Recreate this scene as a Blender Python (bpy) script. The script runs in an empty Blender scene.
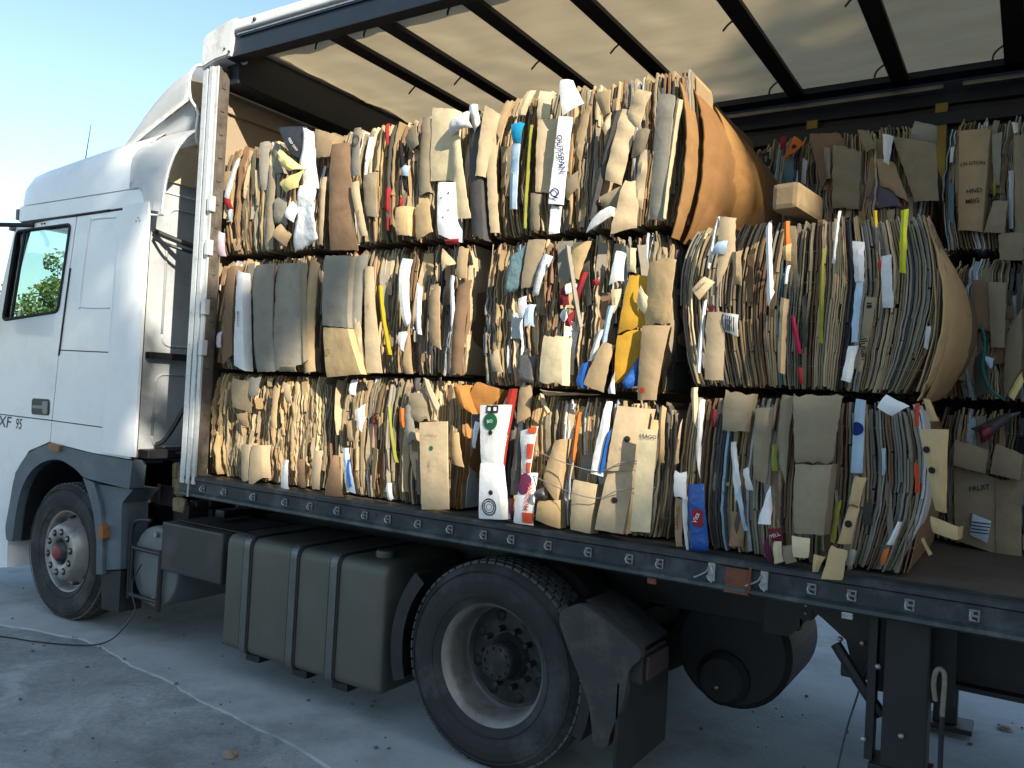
import bpy, bmesh, math, random
from mathutils import Vector, Matrix, noise

# ------------------------------------------------------------------ camera, world, sun, exposure
scene = bpy.context.scene
col = scene.collection
yaw, pitch, roll, FPX = -0.56765, 0.01473, 0.05256, 815.393
cam_data = bpy.data.cameras.new('camera'); cam = bpy.data.objects.new('camera', cam_data); col.objects.link(cam)
fwd = Vector((math.sin(yaw) * math.cos(pitch), math.cos(yaw) * math.cos(pitch), math.sin(pitch)))
rt = Vector((math.cos(yaw), -math.sin(yaw), 0)); upv = rt.cross(fwd)
r2 = rt * math.cos(roll) + upv * math.sin(roll); u2 = -rt * math.sin(roll) + upv * math.cos(roll)
M = Matrix((r2, u2, -fwd)).transposed().to_4x4(); M.translation = Vector((4.5273, -3.3029, 1.8267))
cam.matrix_world = M
cam_data.sensor_width = 36; cam_data.lens = FPX / 1024 * 36; cam_data.clip_end = 2000; cam_data.clip_start = .05
scene.camera = cam

SUNDIR = Vector((-.86, .40, -.50)).normalized()        # the way the light travels
elev = math.asin(-SUNDIR.z); az = math.atan2(-SUNDIR.x, -SUNDIR.y)
w = bpy.data.worlds.new('World'); scene.world = w; w.use_nodes = True
nt = w.node_tree; bg = nt.nodes['Background']; sky = nt.nodes.new('ShaderNodeTexSky')
sky.sky_type = 'NISHITA'; sky.sun_disc = False; sky.sun_elevation = elev; sky.sun_rotation = az
sky.air_density = 1.0; sky.dust_density = 1.1; sky.ozone_density = .4
tint = nt.nodes.new('ShaderNodeMix'); tint.data_type = 'RGBA'; tint.blend_type = 'MULTIPLY'; tint.inputs[0].default_value = 1; tint.inputs[7].default_value = (.96, 1.01, .985, 1)
nt.links.new(sky.outputs[0], tint.inputs[6]); nt.links.new(tint.outputs[2], bg.inputs[0]); bg.inputs[1].default_value = 0.143
sl = bpy.data.lights.new('sun', 'SUN'); sl.energy = 4.8; sl.angle = math.radians(.5); sl.color = (1, .90, .74)
so = bpy.data.objects.new('sun', sl); col.objects.link(so); so.rotation_euler = SUNDIR.to_track_quat('-Z', 'Y').to_euler()
so.location = (20, -10, 20)
vs = scene.view_settings; vs.view_transform = 'Standard'; vs.look = 'None'; vs.gamma = 1; vs.use_curve_mapping = False
vs.exposure = 0.95
scene.cycles.max_bounces = 8; scene.cycles.transparent_max_bounces = 12

# ------------------------------------------------------------------ helpers
def lin(r, g, b):
    return tuple(((c / 255) / 12.92 if c / 255 <= .04045 else ((c / 255 + .055) / 1.055) ** 2.4) for c in (r, g, b)) + (1,)

def tag(o, label=None, cat=None, group=None, kind=None):
    if label: o['label'] = label
    if cat: o['category'] = cat
    if group: o['group'] = group
    if kind: o['kind'] = kind
    return o

def empty(name, loc=(0, 0, 0)):
    o = bpy.data.objects.new(name, None); col.objects.link(o); o.location = loc; o.empty_display_size = .2
    return o

CARD_REF = {}
def obj(name, bm, mats, parent=None, smooth=False, nofix=False):
    me = bpy.data.meshes.new(name)
    if not nofix: bmesh.ops.recalc_face_normals(bm, faces=bm.faces)
    bm.to_mesh(me); bm.free()
    for m in (mats if isinstance(mats, (list, tuple)) else [mats]): me.materials.append(m)
    if smooth:
        for p in me.polygons: p.use_smooth = True
    if mats is CARD_REF.get('m'):
        for p in me.polygons: p.use_smooth = True
        me.set_sharp_from_angle(angle=math.radians(32))
    o = bpy.data.objects.new(name, me); col.objects.link(o)
    if parent is not None:
        o.parent = parent
        o.location = -Vector(parent_world(parent))
    return o

def parent_world(p):
    v = Vector(p.location)
    while p.parent is not None:
        p = p.parent; v += Vector(p.location)
    return v

def mat(name, base, rough=.6, metal=0., spec=.5, noise_s=0., noise_a=0., bump=0., bump_s=50., dirt=None, dirt_a=0., dirt_s=2., coat=0.):
    m = bpy.data.materials.new(name); m.use_nodes = True; n = m.node_tree; b = n.nodes['Principled BSDF']
    b.inputs['Base Color'].default_value = base; b.inputs['Roughness'].default_value = rough
    b.inputs['Metallic'].default_value = metal; b.inputs['Specular IOR Level'].default_value = spec
    b.inputs['Coat Weight'].default_value = coat
    tc = n.nodes.new('ShaderNodeTexCoord'); last = None
    if noise_a > 0:
        t = n.nodes.new('ShaderNodeTexNoise'); t.inputs['Scale'].default_value = noise_s; t.inputs['Detail'].default_value = 8; t.inputs['Roughness'].default_value = .65
        n.links.new(tc.outputs['Object'], t.inputs['Vector'])
        mr = n.nodes.new('ShaderNodeMapRange'); mr.inputs['From Min'].default_value = .3; mr.inputs['From Max'].default_value = .7
        mr.inputs['To Min'].default_value = 1 - noise_a; mr.inputs['To Max'].default_value = 1 + noise_a
        n.links.new(t.outputs[0], mr.inputs[0])
        mx = n.nodes.new('ShaderNodeMix'); mx.data_type = 'RGBA'; mx.blend_type = 'MULTIPLY'; mx.inputs[0].default_value = 1
        mx.inputs[6].default_value = base; n.links.new(mr.outputs[0], mx.inputs[7]); last = mx.outputs[2]
        rr = n.nodes.new('ShaderNodeMapRange'); rr.inputs['To Min'].default_value = max(.02, rough - .12); rr.inputs['To Max'].default_value = min(1, rough + .12)
        n.links.new(t.outputs[0], rr.inputs[0]); n.links.new(rr.outputs[0], b.inputs['Roughness'])
    if dirt is not None:
        t2 = n.nodes.new('ShaderNodeTexNoise'); t2.inputs['Scale'].default_value = dirt_s; t2.inputs['Detail'].default_value = 10; t2.inputs['Roughness'].default_value = .7
        n.links.new(tc.outputs['Object'], t2.inputs['Vector'])
        m2 = n.nodes.new('ShaderNodeMapRange'); m2.inputs['From Min'].default_value = .5; m2.inputs['From Max'].default_value = .68; m2.inputs['To Max'].default_value = dirt_a
        n.links.new(t2.outputs[0], m2.inputs[0])
        mx2 = n.nodes.new('ShaderNodeMix'); mx2.data_type = 'RGBA'; n.links.new(m2.outputs[0], mx2.inputs[0])
        if last is not None: n.links.new(last, mx2.inputs[6])
        else: mx2.inputs[6].default_value = base
        mx2.inputs[7].default_value = dirt; last = mx2.outputs[2]
    if last is not None: n.links.new(last, b.inputs['Base Color'])
    if bump > 0:
        t3 = n.nodes.new('ShaderNodeTexNoise'); t3.inputs['Scale'].default_value = bump_s; t3.inputs['Detail'].default_value = 6
        n.links.new(tc.outputs['Object'], t3.inputs['Vector'])
        bp = n.nodes.new('ShaderNodeBump'); bp.inputs['Strength'].default_value = bump; bp.inputs['Distance'].default_value = .01
        n.links.new(t3.outputs[0], bp.inputs['Height']); n.links.new(bp.outputs[0], b.inputs['Normal'])
    return m

def sheet_mat(name, rough, film=False):
    """cardboard / paper / film; the thing's own colour comes from the mesh colour attribute"""
    m = bpy.data.materials.new(name); m.use_nodes = True; n = m.node_tree; b = n.nodes['Principled BSDF']
    at = n.nodes.new('ShaderNodeVertexColor'); at.layer_name = 'Col'
    tc = n.nodes.new('ShaderNodeTexCoord')
    t = n.nodes.new('ShaderNodeTexNoise'); t.inputs['Scale'].default_value = 9; t.inputs['Detail'].default_value = 9; t.inputs['Roughness'].default_value = .7
    n.links.new(tc.outputs['Object'], t.inputs['Vector'])
    mr = n.nodes.new('ShaderNodeMapRange'); mr.inputs['From Min'].default_value = .3; mr.inputs['From Max'].default_value = .7
    mr.inputs['To Min'].default_value = .84 if not film else .93; mr.inputs['To Max'].default_value = 1.07 if not film else 1.03
    n.links.new(t.outputs[0], mr.inputs[0])
    mx = n.nodes.new('ShaderNodeMix'); mx.data_type = 'RGBA'; mx.blend_type = 'MULTIPLY'; mx.inputs[0].default_value = 1
    n.links.new(at.outputs[0], mx.inputs[6]); n.links.new(mr.outputs[0], mx.inputs[7])
    # water stains and grime with their own outline
    t2 = n.nodes.new('ShaderNodeTexNoise'); t2.inputs['Scale'].default_value = 3.3; t2.inputs['Detail'].default_value = 12; t2.inputs['Roughness'].default_value = .75; t2.inputs['Distortion'].default_value = .6
    n.links.new(tc.outputs['Object'], t2.inputs['Vector'])
    m2 = n.nodes.new('ShaderNodeMapRange'); m2.inputs['From Min'].default_value = .54; m2.inputs['From Max'].default_value = .66; m2.inputs['To Max'].default_value = .34 if not film else .15
    n.links.new(t2.outputs[0], m2.inputs[0])
    mx2 = n.nodes.new('ShaderNodeMix'); mx2.data_type = 'RGBA'; mx2.blend_type = 'MULTIPLY'
    n.links.new(m2.outputs[0], mx2.inputs[0]); n.links.new(mx.outputs[2], mx2.inputs[6]); mx2.inputs[7].default_value = (.42, .34, .27, 1)
    n.links.new(mx2.outputs[2], b.inputs['Base Color'])
    b.inputs['Roughness'].default_value = rough; b.inputs['Specular IOR Level'].default_value = .25 if not film else .5
    # flutes of the board show through its liner, plus wrinkles
    mp = n.nodes.new('ShaderNodeMapping'); mp.inputs['Scale'].default_value = (5, 5, 190) if not film else (30, 30, 30)
    n.links.new(tc.outputs['Object'], mp.inputs[0])
    t3 = n.nodes.new('ShaderNodeTexNoise'); t3.inputs['Scale'].default_value = 1; t3.inputs['Detail'].default_value = 5
    n.links.new(mp.outputs[0], t3.inputs['Vector'])
    bp = n.nodes.new('ShaderNodeBump'); bp.inputs['Strength'].default_value = .10 if not film else .8; bp.inputs['Distance'].default_value = .004 if not film else .01
    n.links.new(t3.outputs[0], bp.inputs['Height'])
    t4 = n.nodes.new('ShaderNodeTexNoise'); t4.inputs['Scale'].default_value = 9; t4.inputs['Detail'].default_value = 2
    n.links.new(tc.outputs['Object'], t4.inputs['Vector'])
    t5 = n.nodes.new('ShaderNodeTexNoise'); t5.inputs['Scale'].default_value = 42; t5.inputs['Detail'].default_value = 4
    n.links.new(tc.outputs['Object'], t5.inputs['Vector'])
    bp3 = n.nodes.new('ShaderNodeBump'); bp3.inputs['Strength'].default_value = .22; bp3.inputs['Distance'].default_value = .006
    n.links.new(t5.outputs[0], bp3.inputs['Height']); n.links.new(bp.outputs[0], bp3.inputs['Normal']); bp = bp3
    bp2 = n.nodes.new('ShaderNodeBump'); bp2.inputs['Strength'].default_value = .34; bp2.inputs['Distance'].default_value = .02
    n.links.new(t4.outputs[0], bp2.inputs['Height']); n.links.new(bp.outputs[0], bp2.inputs['Normal'])
    n.links.new(bp2.outputs[0], b.inputs['Normal'])
    return m

CARD = sheet_mat('corrugated_board', .88); CARD_REF['m'] = CARD
FILM = sheet_mat('wrinkled_film', .38, True)
C = dict(tan=(170, 146, 112), pal=(192, 171, 138), gtn=(150, 136, 112), gry=(146, 140, 126), brn=(132, 106, 82), yta=(192, 164, 120),
         cre=(214, 197, 160), org=(176, 122, 64), wht=(226, 226, 224), lgr=(186, 190, 192), lbl=(176, 198, 216), blu=(32, 84, 158),
         cya=(40, 160, 205), nav=(28, 44, 110), drk=(38, 36, 38), blk=(44, 46, 50), gdk=(82, 80, 78), red=(152, 44, 46), vdr=(150, 44, 34),
         mar=(110, 34, 44), mag=(160, 34, 70), ora=(206, 110, 50), ver=(200, 78, 48), yel=(232, 214, 140), yeb=(200, 176, 40),
         yeg=(188, 190, 52), ygr=(146, 146, 62), mus=(186, 142, 48), tea=(98, 124, 130), pug=(104, 98, 112), pur=(96, 40, 70),
         grn=(30, 92, 60), pnk=(214, 190, 200))
C = {k: lin(*v) for k, v in C.items()}

def dis(x, z, seed, amp, sc=7.):
    return amp * (noise.noise(Vector((x * sc, seed * 3.17, z * sc))) + .35 * noise.noise(Vector((x * sc * 2.7, seed * 1.3 + 9, z * sc * 2.7))))

def quadpt(q, u, v):
    """q = TL, TR, BR, BL in (x, z); u to the right, v upwards"""
    tl, tr, br, bl = q
    return ((bl[0] * (1 - u) + br[0] * u) * (1 - v) + (tl[0] * (1 - u) + tr[0] * u) * v,
            (bl[1] * (1 - u) + br[1] * u) * (1 - v) + (tl[1] * (1 - u) + tr[1] * u) * v)

def add_grid(bm, cl, f, nx, nz, color, thick=.004, tvec=Vector((0, 1, 0)), jit=0., rng=random, torn=0.):
    """a sheet with thickness over f(u, v) -> Vector"""
    F_, B_ = [], []
    for j in range(nz + 1):
        rf, rb = [], []
        for i in range(nx + 1):
            p = f(i / nx, j / nz)
            if torn and j in (0, nz): p = p + Vector((0, 0, (1 if j == 0 else -1) * rng.uniform(0, torn)))
            if jit and (i in (0, nx) or j in (0, nz)):
                p = p + Vector((rng.uniform(-jit, jit), 0, rng.uniform(-jit, jit)))
            rf.append(bm.verts.new(p)); rb.append(bm.verts.new(p + tvec * thick))
        F_.append(rf); B_.append(rb)
    fs = []
    for j in range(nz):
        for i in range(nx):
            fs.append(bm.faces.new((F_[j][i], F_[j][i + 1], F_[j + 1][i + 1], F_[j + 1][i])))
            fs.append(bm.faces.new((B_[j][i], B_[j + 1][i], B_[j + 1][i + 1], B_[j][i + 1])))
    for i in range(nx):
        fs.append(bm.faces.new((F_[0][i + 1], F_[0][i], B_[0][i], B_[0][i + 1])))
        fs.append(bm.faces.new((F_[nz][i], F_[nz][i + 1], B_[nz][i + 1], B_[nz][i])))
    for j in range(nz):
        fs.append(bm.faces.new((F_[j][0], F_[j + 1][0], B_[j + 1][0], B_[j][0])))
        fs.append(bm.faces.new((F_[j + 1][nx], F_[j][nx], B_[j][nx], B_[j + 1][nx])))
    if cl is not None:
        for fc in fs:
            for l in fc.loops: l[cl] = color
    return fs

def newbm():
    bm = bmesh.new(); return bm, bm.loops.layers.float_color.new('Col')

def box(bm, x0, x1, y0, y1, z0, z1, cl=None, color=None, bev=0.):
    vs_ = [bm.verts.new((x, y, z)) for z in (z0, z1) for y in (y0, y1) for x in (x0, x1)]
    fs = [bm.faces.new([vs_[i] for i in f]) for f in ((0, 2, 3, 1), (4, 5, 7, 6), (0, 1, 5, 4), (2, 6, 7, 3), (0, 4, 6, 2), (1, 3, 7, 5))]
    if bev > 0:
        es = list({e for f in fs for e in f.edges})
        bmesh.ops.bevel(bm, geom=es, offset=bev, segments=2, affect='EDGES', profile=.6)
    elif cl is not None:
        for f in fs:
            for l in f.loops: l[cl] = color
    return fs

def lathe(bm, prof, cx, cz, n=48, cl=None, color=None, y=0):
    """profile of (radius, y) revolved about the axis parallel to y through (cx, cz)"""
    rings = []
    for r, yy in prof:
        if r < 1e-5: rings.append([bm.verts.new((cx, y + yy, cz))])
        else: rings.append([bm.verts.new((cx + r * math.cos(2 * math.pi * k / n), y + yy, cz + r * math.sin(2 * math.pi * k / n))) for k in range(n)])
    for a, b in zip(rings, rings[1:]):
        for k in range(n):
            k2 = (k + 1) % n
            if len(a) == 1 and len(b) == 1: continue
            if len(a) == 1: bm.faces.new((a[0], b[k2], b[k]))
            elif len(b) == 1: bm.faces.new((a[k], a[k2], b[0]))
            else: bm.faces.new((a[k], a[k2], b[k2], b[k]))

def tube(bm, pts, r, n=8, cl=None, color=None):
    pts = [Vector(p) for p in pts]; rings = []
    for i, p in enumerate(pts):
        d = (pts[min(i + 1, len(pts) - 1)] - pts[max(i - 1, 0)]).normalized()
        a = d.orthogonal().normalized()
        if rings:
            a = (prev - d * prev.dot(d)).normalized()
        prev = a; b = d.cross(a)
        rr = r[i] if isinstance(r, (list, tuple)) else r
        rings.append([bm.verts.new(p + (a * math.cos(2 * math.pi * k / n) + b * math.sin(2 * math.pi * k / n)) * rr) for k in range(n)])
    fs = []
    for a, b in zip(rings, rings[1:]):
        for k in range(n): fs.append(bm.faces.new((a[k], a[(k + 1) % n], b[(k + 1) % n], b[k])))
    fs.append(bm.faces.new(rings[0][::-1])); fs.append(bm.faces.new(rings[-1]))
    if cl is not None:
        for f in fs:
            for l in f.loops: l[cl] = color

def smoothpath(pts, n=8):
    pts = [Vector(p) for p in pts]; out = []
    P = [pts[0]] + pts + [pts[-1]]
    for i in range(1, len(P) - 2):
        for k in range(n):
            t = k / n; a, b, c, d = P[i - 1], P[i], P[i + 1], P[i + 2]
            out.append(.5 * ((2 * b) + (c - a) * t + (2 * a - 5 * b + 4 * c - d) * t * t + (3 * b - a - 3 * c + d) * t ** 3))
    out.append(pts[-1]); return out

def roundpoly(pts, r, n=4):
    """round the corners of a polygon of (x, z) points"""
    out = []; N = len(pts)
    for i in range(N):
        p0, p, p1 = Vector(pts[i - 1]), Vector(pts[i]), Vector(pts[(i + 1) % N])
        rr = r[i] if isinstance(r, (list, tuple)) else r
        a = (p0 - p); b = (p1 - p); rr = min(rr, a.length * .45, b.length * .45)
        if rr < 1e-4: out.append(tuple(p)); continue
        s = p + a.normalized() * rr; e = p + b.normalized() * rr
        for k in range(n + 1):
            t = k / n; out.append(tuple(s * (1 - t) ** 2 + p * 2 * t * (1 - t) + e * t * t))
    return out

def panel(bm, poly, y0, y1, hole=None, bev=0.):
    """flat panel with a polygon outline in (x, z), front at y0 and back at y1, optional hole"""
    loops = [poly] + ([hole] if hole else [])
    es = []; rims = []
    for lp in loops:
        vs_ = [bm.verts.new((p[0], y0, p[1])) for p in lp]; rims.append(vs_)
        es += [bm.edges.new((vs_[i], vs_[(i + 1) % len(vs_)])) for i in range(len(vs_))]
    r = bmesh.ops.triangle_fill(bm, use_beauty=True, use_dissolve=False, edges=es)
    ff = [g for g in r['geom'] if isinstance(g, bmesh.types.BMFace)]
    d = bmesh.ops.duplicate(bm, geom=ff)
    nv = [g for g in d['geom'] if isinstance(g, bmesh.types.BMVert)]
    vm = d['vert_map']
    for v in nv: v.co.y = y1
    for vs_ in rims:
        for i in range(len(vs_)):
            a, b = vs_[i], vs_[(i + 1) % len(vs_)]
            try: bm.faces.new((a, b, vm[b], vm[a]))
            except Exception: pass

_fontcache = {}
def text_pts(s, size):
    cu = bpy.data.curves.new('lettering', 'FONT'); cu.body = s; cu.size = size; cu.align_x = 'CENTER'; cu.align_y = 'CENTER'; cu.resolution_u = 3
    cu.offset = size * .008
    o = bpy.data.objects.new('lettering_tmp', cu); col.objects.link(o)
    dg = bpy.context.evaluated_depsgraph_get(); dg.update()
    me = bpy.data.meshes.new_from_object(o.evaluated_get(dg))
    v = [(p.co.x, p.co.y) for p in me.vertices]; f = [tuple(p.vertices) for p in me.polygons]
    bpy.data.objects.remove(o); bpy.data.curves.remove(cu); bpy.data.meshes.remove(me)
    return v, f

def make_sheet(parent, name, q, color, k, idx):
    """one recognisable sheet of board, paper or film on the face of a bale"""
    rng = random.Random(idx * 7 + 1)
    Y = k['y']; bend = k.get('bend', .012); cr = k.get('cr', .004); crease = k.get('crease', .0025)
    printed = any(t in k for t in ('text', 'discs', 'boxes', 'rings'))
    if 'text' in k and 'cr' not in k: cr = .003
    w_ = math.dist(quadpt(q, 0, .5), quadpt(q, 1, .5)); h_ = math.dist(quadpt(q, .5, 0), quadpt(q, .5, 1))
    nx = max(2, min(10, int(w_ / .018))); nz = max(3, min(26, int(h_ / .022)))
    yaw_ = rng.uniform(-.12, .12) * w_
    tilt = rng.uniform(-.012, .012)
    nfold = max(2, int(h_ / .1))
    horiz = w_ > h_
    def surf(u, v):
        x, z = quadpt(q, u, v)
        s = (2 * u - 1); t = 2 * v - 1
        d = dis(x, z, idx, cr) + bend * (abs(s) ** 2.5 * .6 + abs(t) ** 3 * .7) + yaw_ * s + tilt * t
        if crease: d += .7 * crease * (abs(((v * nfold + .3 * u) % 1) - .5) * 2 - .5)
        return Vector((x, Y + d, z))
    bm, cl = newbm()
    film = k.get('mat') == 'film'
    v_ = rng.uniform(.92, 1.08)
    c = (color[0] * v_, color[1] * v_, color[2] * v_, 1)
    th = .0015 if film or 'paper' in name else rng.choice((.004, .006, .009))
    add_grid(bm, cl, surf, nx, nz, c, th, torn=(.012 if not printed and h_ > .09 and rng.random() < .5 else 0), jit=(.0022 if h_ > .1 else .0018) if not printed else .001, rng=rng)
    # a box side has a folded-back edge
    if not film and 'paper' not in name and w_ > .07 and rng.random() < .6:
        c2 = tuple(a * .9 for a in c[:3]) + (1,)
        sgn = rng.choice((0, 1))
        def fl(u, v): return surf(sgn, v) + Vector(((-.01 if sgn == 0 else .01) * u, (.004 + .05 * u), 0))
        add_grid(bm, cl, fl, 2, nz, c2, .003, Vector((.6, .8, 0)), rng=rng)
    o = obj(name, bm, FILM if film else CARD, parent, smooth=film)
    if k.get('label'): o['label'] = k['label']
    if printed:
        bm, cl = newbm()
        W2, H2 = w_, h_
        ax = Vector((quadpt(q, 1, .5)[0] - quadpt(q, 0, .5)[0], quadpt(q, 1, .5)[1] - quadpt(q, 0, .5)[1])).normalized()
        def put(px, pz, lift):  # world (x, z) on the sheet -> the sheet's surface, by iterating the bilinear map
            u, v = .5, .5
            for _ in range(12):
                x, z = quadpt(q, u, v)
                x1, z1 = quadpt(q, u + .01, v); x2, z2 = quadpt(q, u, v + .01)
                a, b_, c_, d_ = (x1 - x) * 100, (x2 - x) * 100, (z1 - z) * 100, (z2 - z) * 100
                det = a * d_ - b_ * c_
                if abs(det) < 1e-9: break
                ex, ez = px - x, pz - z
                u += (ex * d_ - b_ * ez) / det; v += (a * ez - ex * c_) / det
            u = min(1, max(0, u)); v = min(1, max(0, v))
            p = surf(u, v); p.y -= lift; return p
        def mark(verts, faces, color_, lift):
            vs_ = [bm.verts.new(put(x, z, lift)) for x, z in verts]
            for f in faces:
                try:
                    fc = bm.faces.new([vs_[i] for i in f])
                    for l in fc.loops: l[cl] = color_
                except Exception: pass
        for i, (u, v, bw, bh, cc) in enumerate(k.get('boxes', [])):
            cx, cz = quadpt(q, u, v); n_ = 5; vv = []; ff = []
            for j in range(n_ + 1):
                for ii in range(n_ + 1):
                    vv.append((cx - bw / 2 + bw * ii / n_, cz - bh / 2 + bh * j / n_))
            for j in range(n_):
                for ii in range(n_):
                    a = j * (n_ + 1) + ii; ff.append((a, a + 1, a + n_ + 2, a + n_ + 1))
            mark(vv, ff, C[cc], .004 + .0007 * i)
        for i, (u, v, r, cc) in enumerate(k.get('discs', [])):
            cx, cz = quadpt(q, u, v); n_ = 20
            vv = [(cx, cz)] + [(cx + r * .5 * math.cos(6.2832 * a / n_), cz + r * .5 * math.sin(6.2832 * a / n_)) for a in range(n_)] + [(cx + r * math.cos(6.2832 * a / n_), cz + r * math.sin(6.2832 * a / n_)) for a in range(n_)]
            ff = [(0, 1 + a, 1 + (a + 1) % n_) for a in range(n_)] + [(1 + a, 1 + n_ + a, 1 + n_ + (a + 1) % n_, 1 + (a + 1) % n_) for a in range(n_)]
            mark(vv, ff, C[cc], .003)
        for i, (u, v, r, cc) in enumerate(k.get('rings', [])):
            cx, cz = quadpt(q, u, v); n_ = 24; r1 = r * .86
            vv = [(cx + r * math.cos(6.2832 * a / n_), cz + r * math.sin(6.2832 * a / n_)) for a in range(n_)] + [(cx + r1 * math.cos(6.2832 * a / n_), cz + r1 * math.sin(6.2832 * a / n_)) for a in range(n_)]
            ff = [(a, (a + 1) % n_, n_ + (a + 1) % n_, n_ + a) for a in range(n_)]
            mark(vv, ff, C[cc], .0035)
        for i, (s, u, v, size, ang, cc) in enumerate(k.get('text', [])):
            cx, cz = quadpt(q, u, v); vv, ff = text_pts(s, size); a = math.radians(ang)
            vv = [(cx + x * math.cos(a) - y * math.sin(a), cz + x * math.sin(a) + y * math.cos(a)) for x, y in vv]
            mark(vv, ff, C[cc], .0075)
        obj('lettering' if 'text' in k else 'printed_mark', bm, CARD, o)
    return o

PAL = {
 'mixed':   [('tan', 6), ('pal', 6), ('gtn', 5), ('gry', 3), ('brn', 3), ('gdk', 1.3), ('wht', .7), ('lgr', .7), ('red', .12), ('lbl', .4), ('yta', 2.5), ('cre', 1), ('mar', .15)],
 'crumple': [('tan', 6), ('pal', 8), ('yta', 4), ('brn', 2), ('gtn', 3), ('cre', 1.5)],
 'dense':   [('gtn', 7), ('brn', 4), ('tan', 6), ('gry', 5), ('gdk', 1.6), ('pal', 4), ('wht', .6), ('tea', .3), ('mar', .2), ('cre', .8)],
 'dark':    [('gdk', 2.6), ('gry', 4), ('gtn', 5), ('brn', 3), ('blk', .8), ('tan', 4), ('lgr', 1), ('lbl', .5), ('red', .12), ('pal', 1.5)],
 'mess':    [('tan', 4), ('gry', 4), ('gdk', 1.8), ('pal', 4), ('wht', 1.1), ('lbl', .7), ('brn', 2.5), ('tea', .6), ('lgr', 1.2), ('red', .12), ('gtn', 3)],
}
def pick(rng, pal):
    t = rng.uniform(0, sum(w for _, w in PAL[pal]))
    for n_, w_ in PAL[pal]:
        t -= w_
        if t <= 0: return n_
    return 'tan'

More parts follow.
